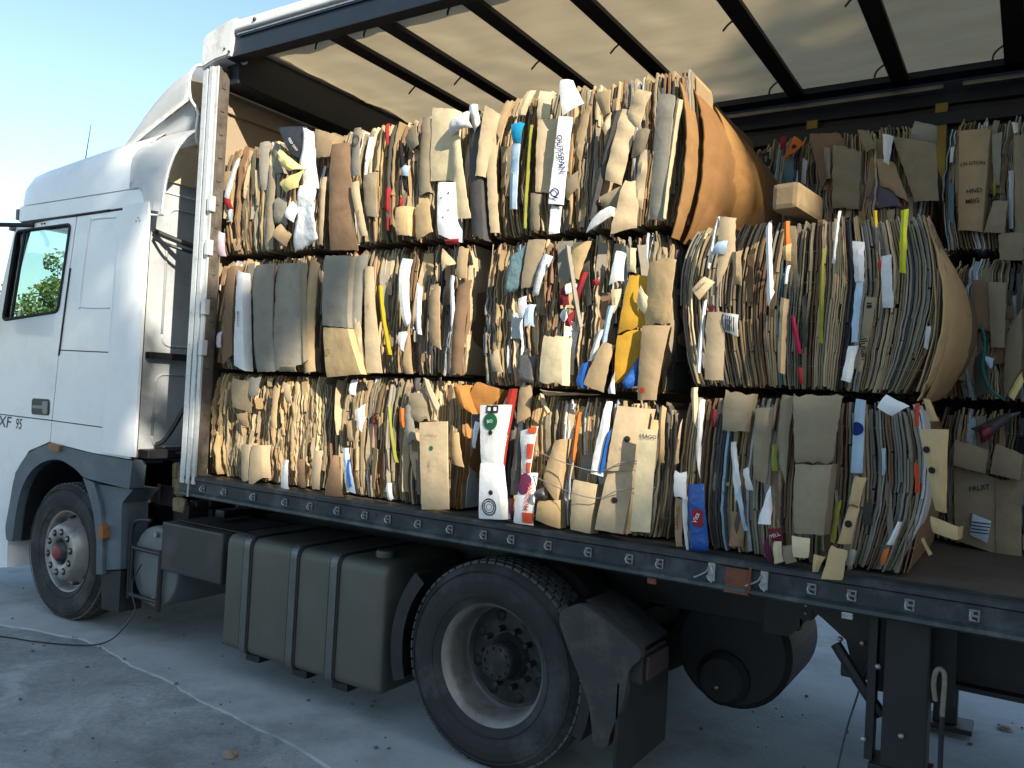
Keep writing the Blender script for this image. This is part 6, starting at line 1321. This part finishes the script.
tk = obj('air_tank', bm, mat('grey_tank_paint', (.14, .155, .158, 1), .5, noise_s=5, noise_a=.15, dirt=(.08, .08, .08, 1), dirt_a=.5, dirt_s=5), TR, smooth=True)
bm = bmesh.new()
for (x, z) in ((-.40, .77), (-.22, .62), (-.39, .34)):
    lathe(bm, [(0, -.02), (.018, -.02), (.02, .0)], x, z, 10, y=.09)
obj('tank_bolt', bm, HUBSTEEL, tk)
bm = bmesh.new()
tube(bm, smoothpath([(-.66, .07, .30), (-.665, .07, .5), (-.66, .07, .76), (-.60, .07, .84), (-.45, .07, .86)], 5), .013, 8)
tube(bm, [(-.31, .06, .27), (-.305, .06, .68)], .018, 8); tube(bm, [(-.62, .06, .655), (-.31, .06, .655)], .015, 8); tube(bm, [(-.62, .06, .335), (-.31, .06, .335)], .015, 8); tube(bm, [(-.625, .06, .32), (-.625, .06, .68)], .010, 8)
obj('tank_frame', bm, BLACKP, tk)
# battery box
bm = bmesh.new(); box(bm, -.30, .315, .05, .62, .555, .875, bev=.012); bb = obj('battery_box', bm, BATT, TR)
bm = bmesh.new(); box(bm, -.24, .5, .12, .15, .882, .89); box(bm, -.1, .0, .3, .8, .9, .96, bev=.02); obj('cover_lip', bm, BLACKP, bb)
# fuel tank
bm = bmesh.new(); sec = roundpoly([(.05, .185), (.72, .185), (.72, .885), (.05, .885)], [.05, .08, .08, .07], 6)
xs_ = [.352, .362, .385, .40] + [.4 + .04 * i for i in range(1, 31)] + [1.615, 1.64, 1.652]
rows = []
for i, x in enumerate(xs_):
    sh = .02 if i in (0, len(xs_) - 1) else (.008 if i in (1, len(xs_) - 2) else 0)
    cy, cz = .385, .535
    rows.append([bm.verts.new((x, cy + (p[0] - cy) * (1 - sh * 2.5) + .003 * noise.noise(Vector((x * 5, p[0] * 5, p[1] * 5))), cz + (p[1] - cz) * (1 - sh * 2))) for p in sec])
for a, b in zip(rows, rows[1:]):
    for k in range(len(sec)): bm.faces.new((a[k], a[(k + 1) % len(sec)], b[(k + 1) % len(sec)], b[k]))
bm.faces.new(rows[0]); bm.faces.new(rows[-1][::-1])
ft = obj('fuel_tank', bm, TANK, TR, smooth=True)
def strap(x, hw, off, m, name):
    bm = bmesh.new(); rows = []
    for dx in (-hw, hw):
        rows.append([bm.verts.new((x + dx, .385 + (p[0] - .385) * (1 + off / .33), .535 + (p[1] - .535) * (1 + off / .35))) for p in sec])
        rows.append([bm.verts.new((x + dx, .385 + (p[0] - .385) * (1 + (off - .006) / .33), .535 + (p[1] - .535) * (1 + (off - .006) / .35))) for p in sec])
    n = len(sec)
    for k in range(n):
        k2 = (k + 1) % n
        bm.faces.new((rows[0][k], rows[0][k2], rows[2][k2], rows[2][k])); bm.faces.new((rows[0][k], rows[1][k], rows[1][k2], rows[0][k2])); bm.faces.new((rows[2][k], rows[2][k2], rows[3][k2], rows[3][k]))
    return obj(name, bm, m, ft)
for x in (.56, .965, 1.285):
    strap(x, .040, .006, SEAM, 'rubber_strip'); strap(x - .004, .026, .0105, STRAPM, 'tank_strap')
    bm = bmesh.new(); box(bm, x - .02, x + .10, .09, .8, .135, .178, bev=.005); obj('tank_bracket', bm, CHASSIS, ft)
bm = bmesh.new(); lathe(bm, [(0, 0), (.05, 0), (.055, .012), (.055, .035), (0, .035)], 0, 0, 24)
for v in bm.verts: v.co = Vector((1.50 + v.co.x, .22 + v.co.z, .925 - v.co.y))
obj('filler_cap', bm, TANK, ft)
# drive wheel guards, tail lamp, flap
def arcpanel(cx, cz, r, a0, a1, y0_, y1_, th=.012, n=14, lip=.03):
    bm = bmesh.new(); rows = []
    for i in range(n + 1):
        a = math.radians(a0 + (a1 - a0) * i / n); c_, s_ = math.cos(a), math.sin(a)
        rows.append([bm.verts.new((cx + (r - dl) * c_, y, cz + (r - dl) * s_)) for y, dl in ((y0_, lip), (y0_, 0), (y1_, 0), (y1_, th), (y0_ + .008, th), (y0_ + .008, lip))])
    for a, b in zip(rows, rows[1:]):
        for k in range(6): bm.faces.new((a[k], a[(k + 1) % 6], b[(k + 1) % 6], b[k]))
    bm.faces.new(rows[0]); bm.faces.new(rows[-1][::-1])
    return bm
for y0_, y1_ in ((.02, .64), (2.48, 1.86)):
    fg = obj('front_guard', arcpanel(2.339, .505, .60, 140, 199, y0_, y1_, lip=.075), BLACKP, TR)
    rg = obj('rear_guard', arcpanel(2.339, .505, .575, -22, 42, y0_, y1_, lip=.05), BLACKP, TR)
MUDG = mat('muddy_guard', (.038, .038, .037, 1), .75, noise_s=6, noise_a=.3, dirt=(.12, .115, .10, 1), dirt_a=.6, dirt_s=5)
bm = bmesh.new(); panel(bm, roundpoly([(2.725, 0.844), (2.845, 0.917), (2.998, 0.851), (3.146, 0.767), (3.153, 0.726), (3.095, 0.67), (3.084, 0.528), (3.025, 0.369), (3.015, 0.297), (2.946, 0.295), (2.921, 0.466), (2.853, 0.598), (2.802, 0.686)], .07, 6), .0, .05)
for (xa, za, xb, zb) in ((2.845, .914, 2.995, .848), (2.995, .848, 3.14, .766)):
    v4 = [bm.verts.new(p) for p in ((xa, .05, za), (xb, .05, zb), (xb, .34, zb), (xa, .34, za))]; v5 = [bm.verts.new(v.co - Vector((0, 0, .01))) for v in v4]; bm.faces.new(v4); bm.faces.new(v5)
rg2 = obj('guard_rear_section', bm, MUDG, TR)
bm = bmesh.new(); box(bm, 3.05, 3.15, .03, .30, .60, .745, bev=.012); lm = obj('tail_lamp', bm, BLACKP, TR)
bm = bmesh.new(); box(bm, 3.151, 3.17, .05, .28, .62, .725, bev=.006); obj('lamp_lens', bm, REDLENS, lm)
bm = bmesh.new(); box(bm, 3.045, 3.06, .0, .58, .17, .60, bev=.003); obj('mud_flap', bm, BLACKP, TR)

# trailer axles, well behind the photographed part
for cx in (8.6, 9.91, 11.22):
    for y, s in ((.04, 1), (2.46, -1)):
        drive_wheel(cx, y, s, T)

# cable running from the tank to the left
bm = bmesh.new(); tube(bm, smoothpath([(-.50, .05, .56), (-.57, .04, .44), (-.55, .03, .34), (-.50, .02, .25), (-.56, -.03, .12), (-.64, -.07, .04), (-.74, -.16, .012), (-1.03, -.31, .007), (-1.34, -.416, .007), (-2.0, -.70, .007), (-2.8, -.95, .007)], 8), .005, 6)
tag(obj('cable', bm, HOSE), 'thin dark cable on the concrete, rising to the grey air tank behind the front wheel', 'cable')

# ------------------------------------------------------------------ bales
make_bale('front_bottom', .0, 1.05, .12, 1.212, 1.87, 'bottom bale beside the corner post, crumbled pale brown layers', 'crumple', .014, .012, .004, .010, 34, .03, seed=11)
make_bale('front_middle', -.01, .945, .12, 1.90, 2.60, 'middle bale beside the corner post, with two broad smooth grey sheets', 'mixed', .012, .005, .004, .010, 20, .03, seed=12)
make_bale('front_top', -.01, .955, .12, 2.64, 3.34, 'top bale beside the corner post, with yellow paper and white crumpled film', 'mixed', .014, .009, .004, .010, 22, .025, seed=13)
make_bale('second_bottom', 1.09, 2.05, .12, 1.212, 1.88, 'bottom bale of the second stack from the post, tall tan panel at its right', 'mixed', .012, .007, .0035, .009, 18, .03, seed=14, ends=(1,))
make_bale('second_middle', .985, 2.0, .12, 1.91, 2.61, 'middle bale of the second stack from the post, with a bright yellow strip', 'mixed', .012, .007, .0035, .009, 22, .04, seed=15, ends=(1,))
make_bale('second_top', .985, 2.06, .12, 2.64, 3.32, 'top bale of the second stack from the post, with a white plastic roll', 'mixed', .014, .008, .0035, .009, 24, .03, seed=16)
make_bale('third_bottom', 2.16, 3.17, .12, 1.212, 1.83, 'bottom bale of the third stack from the post, with white and red printed boxes', 'mixed', .013, .007, .0035, .009, 20, .03, seed=17)
make_bale('third_middle', 2.13, 3.13, .12, 1.87, 2.60, 'crumpled middle bale of the third stack from the post, with a mustard sheet', 'mess', .018, .013, .003, .008, 50, .03, seed=18, ends=(1,))
make_bale('third_top', 2.13, 3.19, .12, 2.63, 3.34, 'highest bale, with the white OUTSPAN strip and a bulging orange brown end', 'mixed', .014, .009, .0035, .010, 26, .04, seed=19)
make_bale('fourth_bottom', 3.24, 4.17, .12, 1.212, 1.87, 'lower bale of the two-high stack, with a deep blue plastic bag', 'dark', .014, .004, .004, .010, 14, .04, seed=20, skew=.06)
make_bale('fourth_middle', 3.25, 4.20, .12, 1.91, 2.61, 'upper bale of the two-high stack, thin upright edges under the timber block', 'dense', .007, .0025, .003, .008, 8, .07, seed=21, lean=.035, skew=.09)
make_bale('rear_bottom', 3.22, 4.05, 1.26, 1.212, 1.87, 'bottom bale standing behind the two-high stack', 'dark', seed=22)
make_bale('rear_middle', 3.22, 4.05, 1.26, 1.90, 2.60, 'middle bale standing behind the two-high stack', 'dark', seed=23)
make_bale('rear_top', 3.16, 4.03, 1.26, 2.62, 3.33, 'shaded bale behind the timber block, with an orange flap and purplish sheet', 'dark', .02, .012, .004, .010, 34, .02, seed=24)
make_bale('rear_right_top', 4.13, 5.1, 1.24, 2.66, 3.31, 'shaded top bale at the right edge, tall tan sheet with dark lettering', 'dark', .02, .01, .004, .010, 30, .03, seed=25)
make_bale('rear_right_middle', 4.15, 5.1, 1.26, 1.92, 2.62, 'shaded middle bale at the right edge, with a turquoise cord', 'dark', .02, .014, .004, .010, 40, .03, seed=26)
make_bale('rear_right_bottom', 4.15, 5.15, 1.26, 1.212, 1.88, 'shaded bottom bale at the right edge, with a pale blue label', 'dark', .02, .012, .004, .010, 30, .03, seed=27)

for i, (b, name, q, c, k) in enumerate(FEATS):
    make_sheet(BALE[b], name, q, C[c], k, i)

# the bulging kraft end of the third stack's top bale: big sheets wrapped round its corner
def wrap(parent, x_edge, y0, y1, z0, z1, bx, color, name, seed, ystart=0., th=.006, label=None):
    bm, cl = newbm()
    def f(u, v):
        t = 1 - abs(2 * v - 1) ** 2.2
        if u < .3: s = u / .3; y = y0 + .09 * s ** 1.4; fx = .62 + .2 * s
        else: s = (u - .3) / .7; y = y0 + .09 + (y1 - y0 - .09) * s; fx = .82 + .18 * math.sin(s * math.pi)
        z = z0 + (z1 - z0) * v - .05 * (2 * v - 1) * u ** 2
        n1 = noise.noise(Vector((y * 1.6 + seed, z * 7, seed))); n2 = noise.noise(Vector((y * 6, z * 1.5, seed * 2.)))
        fold = -.012 * max(0, 1 - abs(n1) * 9) - .010 * max(0, 1 - abs(n2) * 8)
        return Vector((x_edge + bx * t * fx + dis(y, z, seed, .005, 3) + .45 * fold, y + .03 * (1 - t) * (1 - min(1, u * 2)), z))
    add_grid(bm, cl, f, 34, 34, color, th, Vector((-1, .3, 0)).normalized(), jit=0)
    o = obj(name, bm, CARD, parent, smooth=True)
    if label: o['label'] = label
b = BALE['third_top']
KR = lin(144, 110, 70); KR2 = lin(134, 98, 60)
wrap(b, 3.15, .085, 1.0, 2.57, 3.27, .10, KR, 'kraft_sheet', 1, label='orange brown curved sheet at the front corner')
wrap(b, 3.185, .16, 1.1, 2.555, 3.27, .14, KR2, 'kraft_sheet', 2, label='large orange brown bulging sheet')
wrap(b, 3.20, .42, 1.15, 2.58, 3.26, .155, lin(148, 110, 64), 'kraft_sheet', 3, label='rearmost orange brown bulging sheet')
wrap(b, 3.20, .68, 1.18, 2.60, 3.24, .175, lin(120, 92, 68), 'cardboard_sheet', 4)
b = BALE['fourth_middle']
wrap(b, 4.165, .15, 1.1, 1.89, 2.57, .115, lin(190, 160, 116), 'kraft_sheet', 5, label='pale curved sheet at the right end')
wrap(b, 4.17, .22, 1.14, 1.88, 2.57, .13, lin(178, 150, 110), 'kraft_sheet', 6)
wrap(b, 4.17, .5, 1.16, 1.90, 2.55, .14, lin(110, 96, 78), 'cardboard_sheet', 7)
b = BALE['second_middle']
wrap(b, 1.985, .14, 1.1, 1.92, 2.60, .04, lin(104, 78, 60), 'cardboard_sheet', 8)
b = BALE['third_middle']
wrap(b, 3.09, .13, 1.1, 1.87, 2.56, .06, lin(150, 118, 80), 'cardboard_sheet', 9)
b = BALE['second_bottom']
wrap(b, 2.02, .13, 1.1, 1.22, 1.86, .05, lin(150, 108, 66), 'cardboard_sheet', 10)
# turquoise cord and loose wires
bm, cl = newbm(); tube(bm, smoothpath([(4.31, 1.20, 2.29), (4.33, 1.17, 2.20), (4.325, 1.17, 2.08), (4.36, 1.16, 1.98), (4.42, 1.17, 1.93)], 6), .006, 6, cl, lin(40, 120, 110))
obj('turquoise_cord', bm, CARD, BALE['rear_right_middle'])
for z, y in ((1.56, .0), (1.44, -.01)):
    bm = bmesh.new(); tube(bm, smoothpath([(2.45, .06, z + .04), (2.7, y, z - .02), (2.9, y + .0, z - .05), (3.02, y, z), (3.16, .05, z + .02)], 8), .0022, 5)
    obj('baling_wire', bm, WIRE, BALE['third_bottom'])

# timber block on the two-high stack
bm = bmesh.new(); box(bm, 3.605, 3.715, .02, .34, 2.635, 2.745, bev=.022)
for v in bm.verts: v.co += Vector((noise.noise(v.co * 20), 0, noise.noise(v.co * 17))) * .003
bmesh.ops.rotate(bm, verts=bm.verts, cent=(3.66, .02, 2.63), matrix=Matrix.Rotation(math.radians(-6), 3, 'Z'))
tag(obj('timber_block', bm, TIMBER), 'short squared timber block lying on top of the two-high stack of bales', 'timber block')

# ------------------------------------------------------------------ trees beyond the cab; unseen building and trees added for their shade
LEAF = []
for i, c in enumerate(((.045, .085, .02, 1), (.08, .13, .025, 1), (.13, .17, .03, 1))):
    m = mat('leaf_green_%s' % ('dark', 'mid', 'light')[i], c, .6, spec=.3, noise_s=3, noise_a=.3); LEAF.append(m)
BARK = mat('bark', (.12, .09, .065, 1), .9, noise_s=8, noise_a=.3, bump=.5, bump_s=20)
def tree(name, loc, h, r, n, seed, label, cat='tree', group=None, low=.25, leaf=.16, shape=1.):
    rng = random.Random(seed); e = empty(name, loc); tag(e, label, cat, group)
    L = Vector(loc); bm = bmesh.new()
    tube(bm, [L + Vector((.03 * i * rng.uniform(-1, 1) * h * .1, .03 * i * rng.uniform(-1, 1) * h * .1, h * .85 * i / 6)) for i in range(7)], [r * .11 * (1 - i / 7.5) for i in range(7)], 8)
    cl_ = []
    for i in range(26):
        a = rng.uniform(0, 6.28); t = rng.uniform(low, .97); rr = r * (math.sin(math.pi * min(1, max(.08, (t - low) / (1 - low) * .85 + .12))) ** .7) * rng.uniform(.35, .9) * shape
        p = L + Vector((math.cos(a) * rr, math.sin(a) * rr, h * t)); cl_.append((p, r * rng.uniform(.22, .42)))
        tube(bm, [L + Vector((0, 0, h * max(.1, t - .22))), L * .5 + p * .5 + Vector((0, 0, -h * .02)), p], [r * .03, r * .02, r * .008], 5)
    obj('trunk', bm, BARK, e)
    bm = bmesh.new()
    for i in range(n):
        p, cr = rng.choice(cl_); d = Vector((rng.gauss(0, 1), rng.gauss(0, 1), rng.gauss(0, .8))); d = d.normalized() * cr * rng.uniform(.3, 1) ** .5
        q = p + d; s = leaf * rng.uniform(.6, 1.3); a = Vector((rng.gauss(0, 1), rng.gauss(0, 1), rng.gauss(0, 1))).normalized(); b = a.orthogonal().normalized()
        f = bm.faces.new([bm.verts.new(q + a * s * .5), bm.verts.new(q + b * s * .3), bm.verts.new(q - a * s * .5), bm.verts.new(q - b * s * .3)])
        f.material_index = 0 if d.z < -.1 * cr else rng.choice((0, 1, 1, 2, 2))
    obj('crown', bm, LEAF, e, nofix=True)
    return e
GT = 'trees beyond the cab'
tree('deciduous_tree', (-27.5, 14.0, 0), 6.4, 1.7, 5200, 1, 'green rounded tree seen through the cab window', group=GT, low=.2)
tree('deciduous_tree', (-25.4, 12.2, 0), 3.9, 2.2, 5200, 2, 'low yellow green bushy tree seen through the bottom of the cab window', group=GT, low=.1)
tree('deciduous_tree', (-31, 17.5, 0), 5.2, 2.6, 4200, 3, 'broader tree at the side of those seen through the cab window', group=GT, low=.1)
tree('deciduous_tree', (-23.5, 8.6, 0), 4.4, 2.2, 3500, 4, 'leafy tree seen past the mirror at the left edge', group=GT, low=.1)
tree('deciduous_tree', (-35, 22, 0), 5.5, 3.2, 3500, 5, 'most distant leafy tree beyond the cab', group=GT, low=.1)

WALLM = mat('shade_building_cladding', (.42, .43, .43, 1), .6, noise_s=1, noise_a=.08)
W_ = empty('shade_building', (32, -13, 0)); tag(W_, 'unseen pale grey clad building behind the camera, added to shade the yard', 'building')  # unseen building added to block the low sun
HT = 1.14 + 8 * 1.25
bm = bmesh.new(); box(bm, 10.5, 62, -20, -8, 0, HT); obj('wall', bm, WALLM, W_)
bm = bmesh.new(); box(bm, 10.3, 62.2, -20.2, -7.95, HT + .001, HT + .15); obj('roof', bm, CHASSIS, W_)
for i in range(5):
    bm = bmesh.new(); box(bm, 14 + i * 8, 18 + i * 8, -7.995, -7.93, .02, 4.2); obj('loading_door', bm, STEEL, W_)
def shade_tree(loc, h, clumps, seed, label, d):
    """an unseen tree shaped for its shade, given as leaf clumps (along the yard, height, radius, density)"""
    rng = random.Random(seed); e = empty('unseen_shade_tree', loc); tag(e, label, 'tree', 'unseen tall trees shaped for dappled shade'); L = Vector(loc)
    bm = bmesh.new(); tube(bm, [L + Vector((0, 0, h * i / 6)) for i in range(7)], [.22 * (1 - i / 7) for i in range(7)], 10)
    for (x, z, r, k) in clumps:
        p = Vector((x, -d, z)); tube(bm, [L + Vector((0, 0, max(1.5, z - 3))), L * .5 + p * .5 + Vector((0, 0, (z - 3) * .5 - p.z * .5 + z * .5 - .6)), p], [.07, .05, .015], 6)
    obj('trunk', bm, BARK, e); bm = bmesh.new()
    for (x, z, r, k) in clumps:
        lf = .17 if r < .8 else .26
        for i in range(int(k * math.pi * r * r / (.3 * lf * lf * .5))):
            dd = Vector((rng.gauss(0, 1), rng.gauss(0, 1), rng.gauss(0, 1))).normalized() * r * rng.uniform(0, 1) ** .45
            q = Vector((x, -d, z)) + dd; s = lf * rng.uniform(.6, 1.3); a = Vector((rng.gauss(0, 1), rng.gauss(0, 1), rng.gauss(0, 1))).normalized(); b_ = a.orthogonal().normalized()
            f = bm.faces.new([bm.verts.new(q + a * s * .5), bm.verts.new(q + b_ * s * .3), bm.verts.new(q - a * s * .5), bm.verts.new(q - b_ * s * .3)]); f.material_index = rng.choice((0, 1, 1, 2))
    obj('crown', bm, LEAF, e, nofix=True)
CL = [(14.2, [(-2.9, 1.6, .6, 2.0), (-2.0, 1.5, .55, 1.8), (-1.3, 1.55, .5, 1.5), (-2.6, 2.5, .6, 2.0), (-1.75, 2.45, .5, 1.8), (-1.05, 2.9, .3, 1.3), (-2.2, 3.2, .6, 1.8), (-1.7, 3.25, .35, 1.2), (-.9, 1.7, .3, 1.2), (-3.6, 2.2, .8, 2), (-3.4, 3.4, .6, 2), (.45, 2.22, .36, 2.0), (.2, 1.9, .28, 1.6), (.95, 2.35, .25, 1.3)]), (21.5, [(3.75, 1.62, .34, 1.2), (4.55, 1.55, .42, 2.2), (4.75, 2.35, .5, 2.2), (4.4, 2.0, .25, 1.0), (5.5, 3.1, .75, 2.2), (6.9, 4.6, 1.15, 2.0), (8.4, 6.0, 1.4, 2.2), (6.2, 1.9, 1.3, 2.2), (8.2, 4.0, 1.4, 2.2), (7.5, 2.6, 1.4, 2.2), (10, 2.4, 1.8, 2)]), (27, [(10.5, 6, 2.2, 2), (13, 4, 2.4, 2), (14, 7, 2.4, 2), (16, 3, 2.4, 2), (12, 8.5, 2, 2)])]  # clumps laid out by where their shade should fall on cab and bales
for i, (tx, cl_) in enumerate(CL):
    dd = 7.0; pts = [(x0 + 2.15 * dd, z + 1.25 * dd, r, k) for (x0, z, r, k) in cl_]
    shade_tree((tx, -dd, 0), max(p[1] for p in pts) - .3, pts, 50 + i, ('unseen tall tree shaped to dapple the cab and first bales', 'unseen spreading tree shaped to shade the right end of the bales', 'unseen broad tree shaped to shade the trailer further right')[i], dd)
